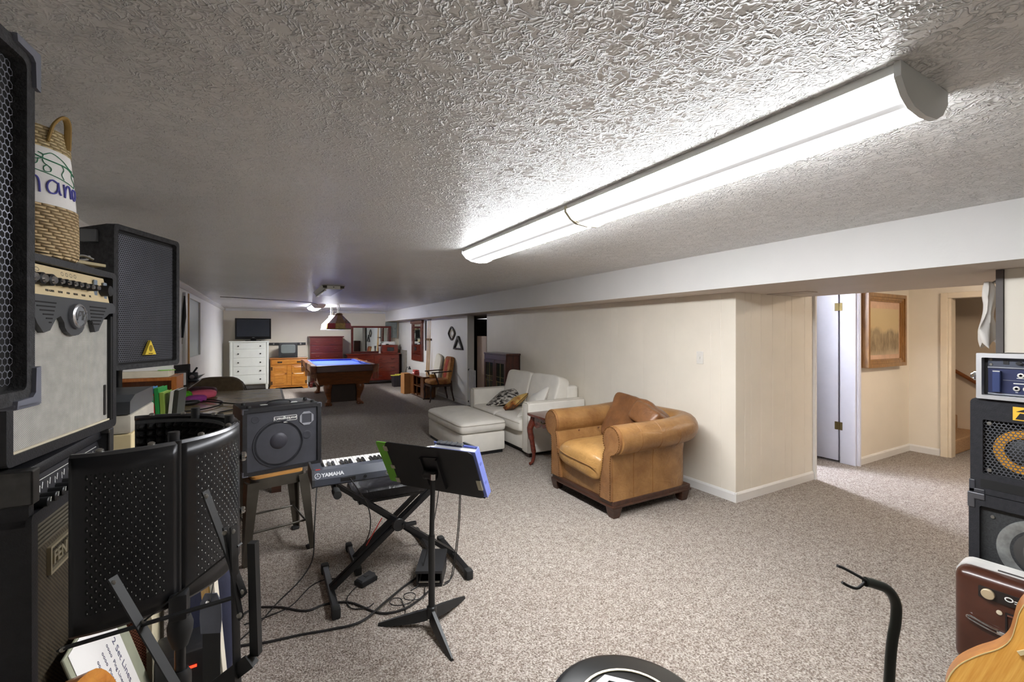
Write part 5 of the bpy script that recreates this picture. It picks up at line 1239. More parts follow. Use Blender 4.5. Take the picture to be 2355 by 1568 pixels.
# ================================================================ furniture along the far wall
def chest(name, label, cat, x0, x1, yf, dep, zt, mat, rows, cols=1, z0=.10, knob=None, pull=None, top=.02, legs=None, topmat=None, inset=.05, kx=.28):
    t_ = thing(name, label, cat, ((x0+x1)/2, yf, 0)); w_ = (x1-x0)/2
    MB().box(-w_+.012, w_-.012, .012, dep, z0, zt-.03, .004).build('carcass', mat, t_, smooth=False)
    MB().box(-w_-top, w_+top, -.015, dep+.004, zt-.03, zt, .006).build('top', topmat or mat, t_, smooth=False)
    hs = rows; tot = sum(hs); zz_ = zt-.045; hh = (zt-.045-z0-.015)
    for r_ in hs:
        rh = hh*r_/tot
        for c_ in range(cols):
            a = -w_+inset+(2*w_-2*inset)*c_/cols; b = -w_+inset+(2*w_-2*inset)*(c_+1)/cols
            d_ = MB().box(a+.006, b-.006, 0, .014, zz_-rh+.008, zz_-.006, .004).build('drawer', mat, t_, smooth=False)
            for q in ((kx, 1-kx) if (knob or pull) else ()):
                xk, zk = a+(b-a)*q, zz_-rh/2
                if knob: MB().lathe([(.008, .0), (.008, -.012), (.019, -.016), (.017, -.026), (0, -.028)], 14, (xk, 0, zk), 'y').build('knob', knob, d_)
                else: MB().tube(bez([(xk-.045, -.004, zk+.01), (xk-.03, -.018, zk-.006), (xk+.03, -.018, zk-.006), (xk+.045, -.004, zk+.01)], 4), .006, 6).build('pull', pull, d_)
        zz_ -= rh
    for sx in (-1, 1):
        for y in (.03, dep-.04):
            if legs == 'turned': MB().lathe([(.022, 0), (.03, .02), (.024, .05), (.036, .09), (.03, .13), (.034, z0+.01)], 14, (sx*(w_-.04), y, 0)).build('leg', mat, t_)
            else: MB().box(sx*(w_-.04)-.035, sx*(w_-.04)+.035, y-.03, y+.03, 0, z0+.002, .004).build('leg', mat, t_, smooth=False)
    return t_
WHP = plain('chalk_white_paint', (226, 228, 220), .5, var=.03, vs=8)
KN = plain('dark_knob', (40, 38, 34), .4, .4)
YD = 13.08
wd_ = chest('white_dresser', 'tall white five-drawer dresser with dark knobs and turned legs, under the television', 'dresser', -.81, .045, YD, .46, 1.278, WHP, (.8, 1.05, 1.05, 1, 1.05), z0=.17, knob=KN, legs='turned', inset=.07, kx=.16)
for sx in (-1, 1): MB().lathe([(.026, .16), (.03, .2), (.026, .24), (.028, 1.18), (.032, 1.22), (.026, 1.248)], 14, (sx*.405, .014, 0)).build('corner_post', WHP, wd_)
tv = thing('television', 'large black flat-screen television standing on the white dresser', 'television', (-.30, 13.27, 1.279))
GLB = plain('glossy_black_bezel', (16, 16, 18), .15)
MB().box(-.405, .405, -.03, .035, .045, .585, .008).build('bezel', GLB, tv, smooth=False)
MB().box(-.365, .365, -.0325, -.029, .115, .562).build('screen', plain('dark_screen', (42, 46, 52), .22, var=.05), tv, smooth=False)
MB().box(-.18, .18, -.10, .10, 0, .012, .004).box(-.06, .06, -.02, .02, .01, .06).build('stand', GLB, tv, smooth=False)
MB().box(-.025, .025, -.0315, -.029, .083, .09).build('logo', plain('logo_silver', (150, 152, 156), .3, .6), tv, smooth=False)
PINE = wood('honey_pine', (168, 98, 28), (206, 142, 60), .3, axis=0, coat=.3)
pc = thing('pine_cabinet', 'honey pine cabinet with one drawer above two panelled doors, beside the white dresser', 'cabinet', (.525, YD, 0))
MB().box(-.435, .435, .02, .45, .07, .795, .004).build('carcass', PINE, pc, smooth=False)
MB().box(-.455, .455, -.01, .46, .795, .825, .006).build('top', wood('pine_top', (142, 84, 30), (180, 116, 52), .3), pc, smooth=False)
MB().prism([(-.45, 0), (-.35, 0), (-.31, .045), (.31, .045), (.35, 0), (.45, 0), (.45, .075), (-.45, .075)], -.002, .03).box(-.45, -.42, .03, .45, 0, .075).box(.42, .45, .03, .45, 0, .075).build('plinth', PINE, pc, smooth=False)
d_ = MB().box(-.41, .41, .0, .025, .65, .78, .005).build('drawer', PINE, pc, smooth=False)
for x in (-.22, .24): MB().box(x-.055, x+.055, -.006, .002, .69, .735, .004).tube(bez([(x-.035, -.006, .715), (x-.02, -.016, .70), (x+.02, -.016, .70), (x+.035, -.006, .715)], 4), .005, 6).build('pull', plain('iron_pull', (60, 44, 26), .45, .5), d_)
for sx in (-1, 1):
    x0, x1 = (-.41, -.06) if sx < 0 else (.06, .41)
    d_ = MB().box(x0, x1, .0, .025, .09, .63, .005).build('door', PINE, pc, smooth=False)
    for z0_, z1_ in ((.13, .41), (.45, .59)): MB().rings([[V((x, y, z)) for x, z in rrect(x0+a, x1-a, z0_+b, z1_-b, .004, 1)] for a, b, y in ((.05, .0, .001), (.06, .01, -.004), (.09, .04, -.009))]).build('raised_panel', PINE, d_, smooth=False)
    MB().lathe([(.007, 0), (.007, -.012), (.015, -.018), (0, -.026)], 12, (-sx*-.06+sx*.02, 0, .415), 'y').build('knob', plain('wood_knob', (110, 62, 24), .4), d_)
    for z in (.17, .55): MB().box(sx*.405-.016, sx*.405+.016, -.003, .003, z-.045, z+.045, .002).build('hinge', plain('iron_hinge', (66, 46, 26), .5, .4), d_, smooth=False)
MB().box(-.05, .05, .004, .024, .09, .63).build('centre_stile', PINE, pc, smooth=False)
ct = thing('tube_television', 'small old black box television standing on the pine cabinet', 'television', (.505, YD+.04, .826))
MB().box(-.225, .225, 0, .06, 0, .395, .015, 3).hexa([(-.21, .06, .02), (.21, .06, .02), (.15, .34, .06), (-.15, .34, .06), (-.21, .06, .38), (.21, .06, .38), (.15, .34, .32), (-.15, .34, .32)]).build('housing', plain('tv_black_plastic', (38, 38, 38), .45), ct, smooth=False)
MB().cush((0, .002, .235), (.345, .03, .235), (.12, .3), 32, 10).build('screen', plain('grey_green_tube', (112, 118, 116), .12, var=.04), ct, ang=60)
MB().box(-.16, .16, -.004, .004, .03, .085, .002).build('tape_slot', BLK, ct, smooth=False)
mb_ = thing('wall_mount_bar', 'black television mount bar on the far wall, above the pine cabinet', 'bracket', (.50, YF, 1.185))
MB().box(-.46, .46, -.03, -.001, -.035, .035, .004).build('bar', BLK, mb_, smooth=False)
for x in (-.33, .33): MB().box(x-.018, x+.018, -.0345, -.029, -.02, .022, .002).build('hook_plate', STEEL, mb_, smooth=False)
OXB = wood('oxblood_wood', (70, 18, 14), (104, 34, 28), .3, axis=0, coat=.3)
chest('red_tall_dresser', 'tall dark red wooden dresser with flat drawers, behind the pool table', 'dresser', 1.02, 1.88, YD, .46, 1.395, OXB, (1, .95, .95, 1, 1, 1), z0=.12, pull=plain('dull_red_pull', (96, 40, 32), .4, .3), inset=.03, kx=.2)
REDW = wood('cherry_wood', (96, 26, 14), (146, 54, 34), .22, axis=0, coat=.5)
chest('red_low_dresser', 'wide low glossy cherry-red dresser under the large wall mirror', 'dresser', 1.97, 3.46, YD-.04, .48, .89, REDW, (1, 1, 1), 2, z0=.11, pull=plain('dull_red_pull', (96, 40, 32), .4, .3), inset=.03, kx=.25)
mi = thing('dresser_mirror', 'large mirror in a dark red frame standing on the low cherry dresser', 'mirror', (2.70, YD+.38, .892))
MIRR = N('mirror_glass'); MIRR.set(Base_Color=srgb(225, 230, 228), Roughness=.02, Metallic=1.0); MIRR = MIRR.m
MB().plate(rrect(-.55, .60, 0, .80, .004, 1), rrect(-.49, .54, .05, .745, .004, 1), -.02, .02).build('frame', OXB, mi, smooth=False)
MB().box(-.495, .545, -.004, .004, .045, .75).build('glass', MIRR, mi, smooth=False)
jb = thing('jewellery_cabinet', 'small cherry-red cabinet with a dark oval front, on the right end of the low dresser', 'box', (3.20, YD+.10, .892))
MB().box(-.22, .24, 0, .20, 0, .235, .005).build('body', REDW, jb, smooth=False)
MB().box(-.08, .12, -.006, .002, .06, .17, .02, 3).build('front_plate', plain('slate_plate', (62, 60, 62), .4), jb)
tw = thing('folded_towels', 'folded white cloth on the small cherry-red cabinet', 'cloth', (3.19, YD+.19, 1.129))
MB().cush((0, 0, .03), (.40, .15, .06), (.3, .5), 24, 8, fn=crump(12, .06, 2)).build('lower_fold', PAPER, tw, ang=80)
MB().cush((.02, 0, .078), (.36, .14, .04), (.3, .5), 24, 8, fn=crump(12, .06, 5)).build('upper_fold', PAPER, tw, ang=80)
cb = thing('dark_clip_box', 'tiny black box in front of the folded white cloth', 'box', (3.13, YD+.108, 1.1285)); MB().box(-.04, .04, 0, .008, 0, .034, .003).build('body', BLK, cb, smooth=False)
gv = thing('glass_vase', 'slender clear glass vase in front of the mirror on the low dresser', 'vase', (2.90, YD+.06, .892))
MB().lathe([(.035, 0), (.03, .02), (.02, .08), (.03, .15), (.04, .20), (.036, .20), (.026, .15), (.015, .08)], 18).build('body', plain('pale_glass', (196, 190, 186), .1, var=.1), gv)
ep = thing('electrical_panel', 'grey metal electrical panel on the far wall under the soffit end', 'electrical panel', (3.335, YF, 1.335))
MB().box(-.165, .165, -.105, 0, 0, .48, .003).build('box', plain('panel_grey_green', (132, 140, 136), .45, .3), ep, smooth=False)
MB().box(-.155, .155, -.112, -.1055, .01, .47, .002).build('door', plain('panel_grey_green', (132, 140, 136), .45, .3), ep, smooth=False)
MB().box(.09, .12, -.117, -.112, .27, .285).build('latch', DKGREYP, ep, smooth=False)
bp = tag(MB().box(3.545, 3.58, 12.7, 13.5, .001, .98).build('leaning_board', plain('grey_board', (150, 146, 136), .6)), 'tall grey board standing in the corner to the right of the low cherry dresser', 'board')

# ================================================================ along the white right-hand wall
wm = thing('wall_mirror', 'tall narrow mahogany-framed mirror hanging on the white right-hand wall', 'mirror', (XW, 11.62, .74), R(-90))
MB().plate(rrect(-.48, .48, 0, 1.02, .003, 1), rrect(-.34, .34, .14, .98, .003, 1), -.045, -.002).box(-.52, .52, -.07, -.002, 1.0, 1.085, .01).build('frame', MAH, wm, smooth=False)
MB().box(-.345, .345, -.02, -.014, .13, .985).build('glass', MIRR, wm, smooth=False)
CUE = wood('maple_cue', (178, 132, 76), (214, 176, 118), .25, axis=2)
rk = thing('cue_rack', 'wall rack bar holding cues on the white right-hand wall', 'rack', (XW, 10.62, 0), R(-90))
MB().box(-.30, .12, -.045, -.001, 1.30, 1.345, .006).build('bar', DKW, rk, smooth=False)
MB().box(-.12, .10, -.03, -.001, 1.80, 1.826, .004).build('upper_clip', STEEL, rk, smooth=False)
cues = ['leftmost light cue leaning in the wall rack', 'middle cue with a tan butt leaning in the wall rack', 'rightmost cue leaning in the wall rack, beside the cream board']
for i, yy in enumerate((10.70, 10.60, 10.50)):
    c_ = thing('pool_cue', cues[i], 'cue', (XW-.055, yy, 0), 0, 'cues in the wall rack')
    MB().cyl((-.02, 0, .36), (.028, 0, 1.79), .0145, .0065, 10).build('shaft', CUE, c_)
    MB().cyl((-.03, 0, .001), (-.02, 0, .36), .0165, .0146, 10).build('butt', plain('cue_butt', ((58, 40, 30), (150, 92, 40), (70, 44, 30))[i], .3), c_)
um = thing('black_cue_case', 'slim black tapering case hanging on the white wall left of the cues', 'case', (XW, 10.93, 0), R(-90))
MB().rings([[V((x*q, y, z)) for x, y in ((-.04, -.03), (.04, -.03), (.04, 0), (-.04, 0))] for z, q in ((1.03, .2), (1.4, .8), (1.80, 1))]).build('body', plain('case_grey_black', (88, 82, 78), .7), um, smooth=False)
dm = thing('diamond_rack', 'diamond-shaped black ball rack hanging on the white right-hand wall', 'ball rack', (XW, 9.12, 1.475), R(-90))
rd = lambda q: [(q*.20*math.copysign(abs(math.cos(R(a)))**1.5, math.cos(R(a))), q*.155*math.copysign(abs(math.sin(R(a)))**1.5, math.sin(R(a)))) for a in range(0, 360, 9)]
MB().plate(rd(1), rd(.82), -.03, -.002).build('frame', plain('dark_brown_plastic', (44, 36, 30), .35), dm, smooth=False)
MB().plate(rd(.55), rd(.44), -.012, -.002).build('inner_ring', plain('cream_plastic', (200, 188, 160), .4), dm, smooth=False)
tr = thing('triangle_rack', 'black triangular ball rack hanging below the diamond one on the white wall', 'ball rack', (XW, 8.74, 1.27), R(-90))
MB().plate([(-.255, -.14), (0, -.14), (.255, -.14), (.235, -.09), (.03, .15), (-.03, .15), (-.235, -.09)], [(-.18, -.105), (0, -.105), (.18, -.105), (.175, -.09), (.005, .08), (-.005, .08), (-.175, -.09)], -.035, -.002).build('frame', plain('black_rack_plastic', (28, 26, 26), .35), tr, smooth=False)

# orange wooden armchair
FLOR = leather('orange_floral', (120, 52, 24), (204, 150, 84), .85)
wc = thing('wooden_armchair', 'old wooden open armchair with orange floral upholstery, by the white right-hand wall', 'chair', (3.03, 9.17, 0), R(-92))
WAL = wood('chair_walnut', (38, 22, 16), (66, 40, 28), .35, axis=2)
MB().cush((0, .24, .43), (.50, .50, .13), (.3, .6), 32, 12).build('seat_cushion', FLOR, wc, ang=80)
MB().box(-.23, .23, .01, .47, .33, .375, .005).build('seat_frame', WAL, wc, smooth=False)
m_ = Matrix.Translation((0, .47, .70)) @ Matrix.Rotation(R(-10), 4, 'X')
bkk = MB().cush((0, 0, 0), (.44, .10, .54), (.3, .4), 32, 14, m=m_).build('backrest', FLOR, wc, ang=80)
MB().box(-.09, .09, -.052, -.045, -.2, .2, .002, m=m_).build('red_motif', plain('faded_red', (168, 62, 42), .85, var=.3, vs=20), bkk)
for sx in (-1, 1):
    MB().tube(bez([(sx*.23, .02, .36), (sx*.235, .0, .25), (sx*.22, .01, .12), (sx*.235, -.015, .0125)], 5), [.026]*6+[.02]*6+[.016]*4, 8).build('leg', WAL, wc)
    MB().tube(bez([(sx*.21, .46, .45), (sx*.21, .48, .25), (sx*.215, .53, .012)], 5), [.024]*6+[.016]*5, 8).build('leg', WAL, wc)
    MB().tube(bez([(sx*.25, .02, .64), (sx*.26, .2, .648), (sx*.24, .46, .66)], 5), .022, 8, flat=.6).tube(bez([(sx*.25, .08, .64), (sx*.245, .13, .52), (sx*.235, .18, .38)], 4), .016, 8).build('arm', WAL, wc)
bsk = tag(MB().cush((0, 0, .04), (.14, .14, .08), (.5, .5), 20, 8).build('small_tan_cushion', plain('tan_cloth', (190, 140, 66), .9), None, ang=80), 'small tan box-shaped cushion on the orange chair seat, under its arm', 'cushion'); bsk.location = (3.20, 9.30, .495)
dk = thing('shelf_cabinet', 'low brown end cabinet with two open shelves, left of the orange chair', 'cabinet', (3.05, 10.0, 0), R(-90))
CW = wood('walnut_veneer', (82, 46, 22), (124, 78, 42), .25, axis=2, coat=.3)
MB().box(-.53, .53, -.02, .30, .475, .505, .008).build('top', wood('polished_top', (84, 44, 28), (120, 70, 46), .12, axis=0, coat=.6), dk, smooth=False)
for a_, b_ in ((-.50, -.26), (-.02, .0), (.28, .50)): MB().box(a_, b_, .0, .025, .03, .475).build('front_stile', CW, dk, smooth=False)
MB().box(-.50, .50, .255, .28, .03, .475).box(-.50, -.475, .02, .27, .03, .475).box(.475, .50, .02, .27, .03, .475).box(-.49, .49, .02, .27, .03, .06).build('carcass', CW, dk, smooth=False)
MB().box(-.475, .475, .004, .255, .25, .27).build('shelf', CW, dk, smooth=False)
MB().box(-.48, .48, .02, .26, 0, .03).build('plinth', DKW, dk, smooth=False)
cbx = thing('cardboard_box', 'plain brown cardboard box standing beside the low shelf cabinet', 'box', (2.99, 10.72, 0), R(4))
MB().box(-.08, .08, -.13, .13, .001, .50, .003).build('body', plain('cardboard', (170, 118, 66), .85, var=.06), cbx, smooth=False)
ph = thing('red_telephone', 'small red telephone-shaped box on the low shelf cabinet', 'telephone', (3.15, 10.40, .506))
MB().box(-.06, .06, -.10, .10, 0, .05, .01).box(-.05, .05, -.12, .12, .06, .085, .01).box(-.015, .015, -.03, .03, .04, .07).build('body', plain('faded_red_plastic', (196, 70, 62), .4), ph)
MB().box(-.064, -.055, -.05, .05, .012, .035).build('white_label', PAPER, ph, smooth=False)
wb = thing('waste_basket', 'dark ribbed waste basket with yellow papers on its rim, beside the cherry dresser', 'basket', (3.20, 12.25, 0))
bq = MB().rings([[V((x*q, y*q, z)) for x, y in rrect(-.17, .17, -.15, .15, .03, 3)] for z, q in ((.001, .82), (.30, 1), (.30, .95), (.02, .78))])
for k in range(12): bq.bar((-.135+.0245*k, -.124, .012), (-.16+.029*k, -.153, .29), .008, .006)
bq.build('body', plain('dark_basket_plastic', (56, 50, 54), .5), wb, smooth=False)
yp = thing('yellow_papers', 'bright yellow papers heaped on the dark waste basket', 'papers', (3.20, 12.25, .301))
MB().box(-.2, .02, -.10, .05, 0, .02, .006).box(-.06, .16, -.05, .11, .015, .035, .006).build('sheets', plain('yellow_paper', (224, 212, 84), .7, var=.1), yp)
dlm = thing('desk_lamp', 'tiny black gooseneck lamp rising behind the cardboard box', 'lamp', (3.22, 11.55, 0))
MB().cyl((0, 0, 0), (0, 0, .02), .07, n=18).build('base', BLK, dlm)
MB().tube(bez([(0, 0, .02), (-.01, 0, .25), (.0, 0, .45), (.04, -.01, .57), (.09, -.02, .57)], 5), .006, 6).build('neck', BLK, dlm)
MB().lathe([(.015, 0), (.02, -.03), (.045, -.08), (.04, -.08), (.0, -.02)], 14, (.10, -.02, .60)).build('shade', BLK, dlm)
lb = thing('ironing_board', 'cream padded board leaning on the white wall behind the shelf cabinet', 'board', (XW-.02, 10.02, 0))
m_ = Matrix.Translation((-.135, .0, .02)) @ Matrix.Rotation(R(6), 4, 'Y') @ Matrix.Rotation(R(14), 4, 'X')
MB().prism(rrect(-.20, .18, 0, 1.0, .12, 6), -.02, .02, 'yz', m=m_).build('cover', plain('cream_cover', (222, 216, 200), .85, var=.03), lb, smooth=False)
bg = thing('baby_gate', 'narrow white metal gate standing at the edge of the dark closet opening', 'gate', (XW+.02, 8.10, 0), R(-90))
GW = plain('white_metal', (222, 220, 222), .35)
MB().tube([(-.12, 0, .02), (-.12, 0, .74), (.16, 0, .74), (.16, 0, .02)], .012, 8, closed=True).build('frame', GW, bg)
for x in (-.065, -.01, .045, .1): MB().cyl((x, 0, .03), (x, 0, .73), .007, n=8).build('bar', GW, bg)
for z in (.09, .735): MB().ell((-.15, 0, z), (.022, .02, .02), 10, 8).build('wall_knob', BLK, bg)
# things in the utility closet
up = tag(MB().box(3.79, 3.83, 7.82, 8.26, .001, 1.42, .003).build('pale_panel', plain('pinkish_panel', (206, 180, 158), .6, var=.05)), 'pale pinkish panel standing just inside the dark closet opening', 'board')
dc = thing('foil_duct', 'bent shiny foil-taped duct hanging high in the dark closet', 'duct', (3.99, 7.68, 0))
MB().tube(bez([(.25, -.25, 1.70), (.05, -.05, 1.74), (-.04, .1, 1.70), (.1, .35, 1.72)], 5), .075, 14).build('pipe', plain('galvanised', (170, 146, 120), .35, .7, var=.3, vs=14, bs=.4, bscale=30), dc)
MB().box(-.13, .0, .02, .2, 1.36, 1.62, .02).build('junction_box', plain('foil_box', (190, 158, 126), .35, .5, var=.2, vs=10), dc)
MB().tube([(-.04, .0, 1.36), (-.03, .0, .9), (-.04, .0, .001)], .035, 10).build('drop_pipe', plain('copper_brown', (138, 96, 58), .45, .4, var=.3), dc)
hb = thing('yellow_bag', 'small yellow bag hanging in the dark closet beside the bookcase', 'bag', (3.80, 7.585, .86)); MB().cush((0, 0, .12), (.14, .12, .24), (.6, .7), 20, 10).build('body', plain('mustard_cloth', (176, 134, 40), .8), hb, ang=80); MB().tube([(0, 0, .23), (.02, .05, .32), (.05, .12, .40)], .006, 6).build('strap', plain('mustard_cloth', (176, 134, 40), .8), hb)
lsw = thing('light_switch', 'white light switch plate on the cream panelled wall', 'switch', (XW, 2.76, 1.19), R(-90))
MB().box(-.037, .037, -.006, -.0005, 0, .118, .002).build('plate', plain('switch_white', (224, 220, 212), .4), lsw, smooth=False)
MB().box(-.006, .006, -.014, -.005, .048, .07, .001).build('toggle', plain('switch_white', (224, 220, 212), .4), lsw, smooth=False)
vn = thing('soffit_vent', 'slim painted air vent in the underside of the soffit', 'vent', (4.08, 2.2, B))
MB().plate(rrect(-.09, .09, -.17, .17, .004, 1), rrect(-.065, .065, -.145, .145, .004, 1), -.008, -.001, 'xy').build('frame', M_under, vn, smooth=False)
for k in range(6): MB().box(-.062+.022*k, -.048+.022*k, -.145, .145, -.006, -.003).build('slat', M_under, vn, smooth=False)
MB().box(-.065, .065, -.145, .145, -.002, -.001).build('backing', BLK, vn, smooth=False)
# framed picture, garment, handrail
pf = thing('framed_picture', 'sepia landscape print in a deep oak frame on the hall wall', 'picture', (6.30, 2.40, 1.09))
OAK = wood('golden_oak', (118, 80, 38), (170, 126, 72), .3, axis=2, coat=.3)
fw, fh = .485, .845
MB().plate(rrect(-fw, fw, 0, fh, .006, 1), rrect(-fw+.04, fw-.04, .04, fh-.04, .004, 1), -.085, -.002).plate(rrect(-fw+.036, fw-.036, .036, fh-.036, .006, 1), rrect(-fw+.07, fw-.07, .07, fh-.07, .004, 1), -.072, -.03).plate(rrect(-fw+.066, fw-.066, .066, fh-.066, .006, 1), rrect(-fw+.09, fw-.09, .09, fh-.09, .004, 1), -.062, -.03).build('frame', OAK, pf, smooth=False)
MB().box(-fw+.08, fw-.08, -.045, -.04, .08, fh-.08).build('mat_board', plain('dusty_pink_mat', (206, 172, 146), .7), pf, smooth=False)
def sepia():
    k = N('sepia_print'); v = k.mapping((1, 1, 1)); sp = k.n('SeparateXYZ'); k.l(v, sp.inputs[0])
    n_ = k.noise(k.mapping((1, 1, .35)), 14, 5, .7); n2 = k.noise(k.mapping((1, 1, .6)), 5, 3)
    z = k.math('SUBTRACT', sp.outputs[2], k.math('MULTIPLY', n2, .22))
    sky = k.ramp(z, [(.28, (0, 0, 0)), (.34, (1, 1, 1))])
    gnd = k.ramp(z, [(.02, (1, 1, 1)), (.10, (0, 0, 0))])
    tr__ = k.ramp(n_, [(.35, srgb(120, 102, 76)), (.65, srgb(176, 156, 122))])
    c_ = k.mix(sky, tr__, srgb(204, 182, 138)); c_ = k.mix(gnd, c_, srgb(186, 166, 136))
    k.set(Base_Color=c_, Roughness=.35); return k.m
MB().box(-fw+.115, fw-.115, -.047, -.0445, .14, fh-.17).build('print', sepia(), pf, smooth=False)
gm = thing('white_garment', 'white cloth garment hanging at the corner of the right-hand panelled block', 'garment', (3.70, .885, 0))
def drape(u, v):
    w_ = .03+.045*v+.02*math.sin(v*9); a = 2*PI*u
    return V((w_*math.cos(a)*1.2+.02*math.sin(v*7), w_*.35*math.sin(a)+.008*math.sin(5*a+v*6)+.0, 1.78-.36*v+.03*math.sin(3*a)*v))
MB().grid(drape, 28, 24, cu=True).build('cloth', plain('white_cotton', (236, 232, 226), .9, var=.02), gm, ang=80)
MB().cyl((0, 0, 1.76), (0, -.052, 1.80), .006, n=8).build('hook', STEEL, gm)
hrl = thing('handrail', 'sloping brown wooden handrail on the stairwell wall', 'handrail', (8.3, 2.2, 0))
MB().tube([(-.07, -1.2, .08), (-.07, 1.6, 2.0)], .024, 12).build('rail', wood('rail_oak', (122, 66, 28), (158, 94, 44), .3, axis=1), hrl)
for y in (-.6, .4, 1.2): MB().tube([(-.002, y, .49+(y+.6)*.686-.06), (-.05, y, .49+(y+.6)*.686-.06), (-.07, y, .49+(y+.6)*.686-.02)], .008, 8).build('bracket', brass, hrl)
# ================================================================ left side, behind the amplifiers
tb = thing('dining_table', 'long weathered wooden table with dark edges along the left wall', 'table', (-.38, 5.62, 0))
MB().prism(rrect(-.56, .56, -1.07, 1.07, .07, 5), .712, .7385, 'xy').build('edge_band', plain('dark_table_edge', (60, 48, 38), .4), tb, smooth=False)
MB().prism(rrect(-.535, .535, -1.045, 1.045, .05, 5), .735, .7405, 'xy').build('top', wood('weathered_oak', (136, 120, 88), (194, 176, 136), .2, axis=0, scale=5, coat=.3), tb, smooth=False)
MB().box(-.48, .48, -.98, .98, .62, .713).build('apron', DKW, tb, smooth=False)
for sx in (-1, 1):
    for sy in (-1, 1): MB().box(sx*.46-.04, sx*.46+.04, sy*.95-.04, sy*.95+.04, 0, .63).build('leg', DKW, tb, smooth=False)
TZ = .7412
BROWN = plain('brown_corduroy', (100, 85, 64), .95, var=.2, vs=16, bs=.5, bscale=120)
rc = thing('brown_recliner', 'bulky brown recliner with rounded padded back, beyond the weathered table', 'armchair', (-.60, 7.45, 0))
MB().cush((0, 0, .25), (.72, .82, .48), (.4, .4), 32, 12).build('base', BROWN, rc, ang=80)
MB().cush((.03, -.28, .62), (.60, .26, .58), (.5, .55), 36, 16, m=Matrix.Rotation(R(4), 4, 'X')).build('back', BROWN, rc, ang=80)
MB().cush((.20, .02, .60), (.26, .74, .40), (.6, .7), 30, 12).build('arm', BROWN, rc, ang=80)
MB().cush((-.22, .02, .56), (.24, .74, .36), (.6, .7), 30, 12).build('arm', BROWN, rc, ang=80)
for k, y in enumerate((-.18, .08)): MB().tube([(.20+.145*math.cos(R(a))*1.0, y, .60+.21*math.sin(R(a))) for a in range(-70, 200, 15)], .006, 6).build('seam_piping', plain('dark_brown_piping', (40, 32, 24), .9), rc)
ws = thing('wall_shelf', 'narrow dark wooden shelf on the left wall above the weathered table', 'shelf', (XL+.001, 6.35, .86))
MB().box(0, .25, -.55, .55, 0, .028, .004).build('board', wood('dark_shelf', (58, 36, 26), (92, 62, 46), .2, axis=1, coat=.4), ws, smooth=False)
for y in (-.4, .4): MB().prism([(0, 0), (.2, 0), (0, -.16)], y-.012, y+.012).build('bracket', DKW, ws, smooth=False)
WZ = .8885
mo = thing('black_monitor', 'flat black panel standing on the dark wall shelf below the window', 'monitor', (XL+.05, 6.55, WZ), R(62))
MB().box(-.20, .20, -.012, .012, .02, .21, .004).build('panel', BLK, mo, smooth=False); MB().box(-.1, .1, -.035, .035, 0, .02).build('foot', BLK, mo, smooth=False)
wp = thing('white_board', 'tilted white sheet in a black frame on the dark wall shelf', 'board', (XL+.10, 6.0, WZ), R(40))
MB().box(-.12, .12, .0, .008, .0, .15).build('sheet', PAPER, wp, smooth=False); MB().plate(rrect(-.135, .135, -.0, .165, .004, 1), rrect(-.12, .12, .012, .15, .004, 1), -.006, .012).build('frame', BLK, wp, smooth=False)
cm = thing('camera_rig', 'black camera-like gadget with a stubby stick on the right end of the wall shelf', 'gadget', (XL+.19, 6.62, WZ))
MB().box(-.05, .05, -.06, .06, 0, .03, .006).build('base', BLK, cm); MB().box(-.045, .05, -.05, .05, .03, .11, .012).build('body', BLK, cm); MB().tube([(.0, 0, .10), (.045, -.01, .17)], .011, 8).build('stick', BLK, cm); MB().tube([(-.03, 0, .1), (-.035, 0, .15)], .008, 8).build('antenna', BLK, cm); MB().lathe([(.028, -.052), (.026, -.07), (0, -.07)], 16, (0, 0, .06), 'y').build('lens_ring', CHROME, cm)
gt = thing('grey_tray', 'grey tilted tray at the far end of the wall shelf, behind the black gadget', 'tray', (XL+.16, 6.79, WZ))
MB().hexa([(-.1, -.08, 0), (.05, -.08, 0), (.05, .08, 0), (-.1, .08, 0), (-.1, -.08, .01), (.13, -.08, .07), (.13, .08, .07), (-.1, .08, .01)]).build('body', plain('grey_tray_plastic', (140, 142, 138), .35), gt, smooth=False)
umb = thing('folded_umbrella', 'slim folded black umbrella hanging beside the window on the left wall', 'umbrella', (XL+.02, 7.18, 0))
MB().tube([(0, .12, 1.98), (0, .06, 1.7), (0, -.06, 1.42)], [.008, .026, .012], 8).build('canopy', BLK, umb); MB().tube([(0, -.06, 1.42), (.0, -.085, 1.34)], .006, 6).build('handle', plain('pale_handle', (196, 188, 174), .4), umb); MB().cyl((-.019, .12, 1.975), (.004, .12, 1.975), .004, n=6).build('hook', STEEL, umb)
def blob(name, label, cat, px, sz, mat, rz=0, e=(.6, .7), grp=None, seed=1, z=TZ):
    t_ = thing(name, label, cat, (px[0], px[1], z+.0005), R(rz), grp)
    MB().cush((0, 0, sz[2]/2), sz, e, 24, 10, fn=crump(14, .10, seed)).build('body', mat, t_, ang=80); return t_
blob('green_toy', 'lime green fuzzy toy on the weathered table', 'toy', (-.80, 5.92), (.17, .20, .11), plain('lime_fuzz', (96, 190, 36), .9, var=.3, vs=40, bs=.6, bscale=90), 20, seed=3)
blob('pink_pouch', 'rounded pink pouch among the small things on the weathered table', 'pouch', (-.63, 6.02), (.26, .17, .10), plain('pink_cloth', (232, 104, 132), .7, var=.1), 15, seed=5)
blob('purple_pouch', 'small purple pouch in front of the pink one on the weathered table', 'pouch', (-.66, 5.72), (.20, .12, .08), plain('purple_cloth', (160, 60, 150), .6, var=.15), 40, seed=7)
blob('black_pouch', 'flat black pouch lying nearest among the small things on the table', 'pouch', (-.74, 5.55), (.28, .13, .05), BLK, 18, seed=9)
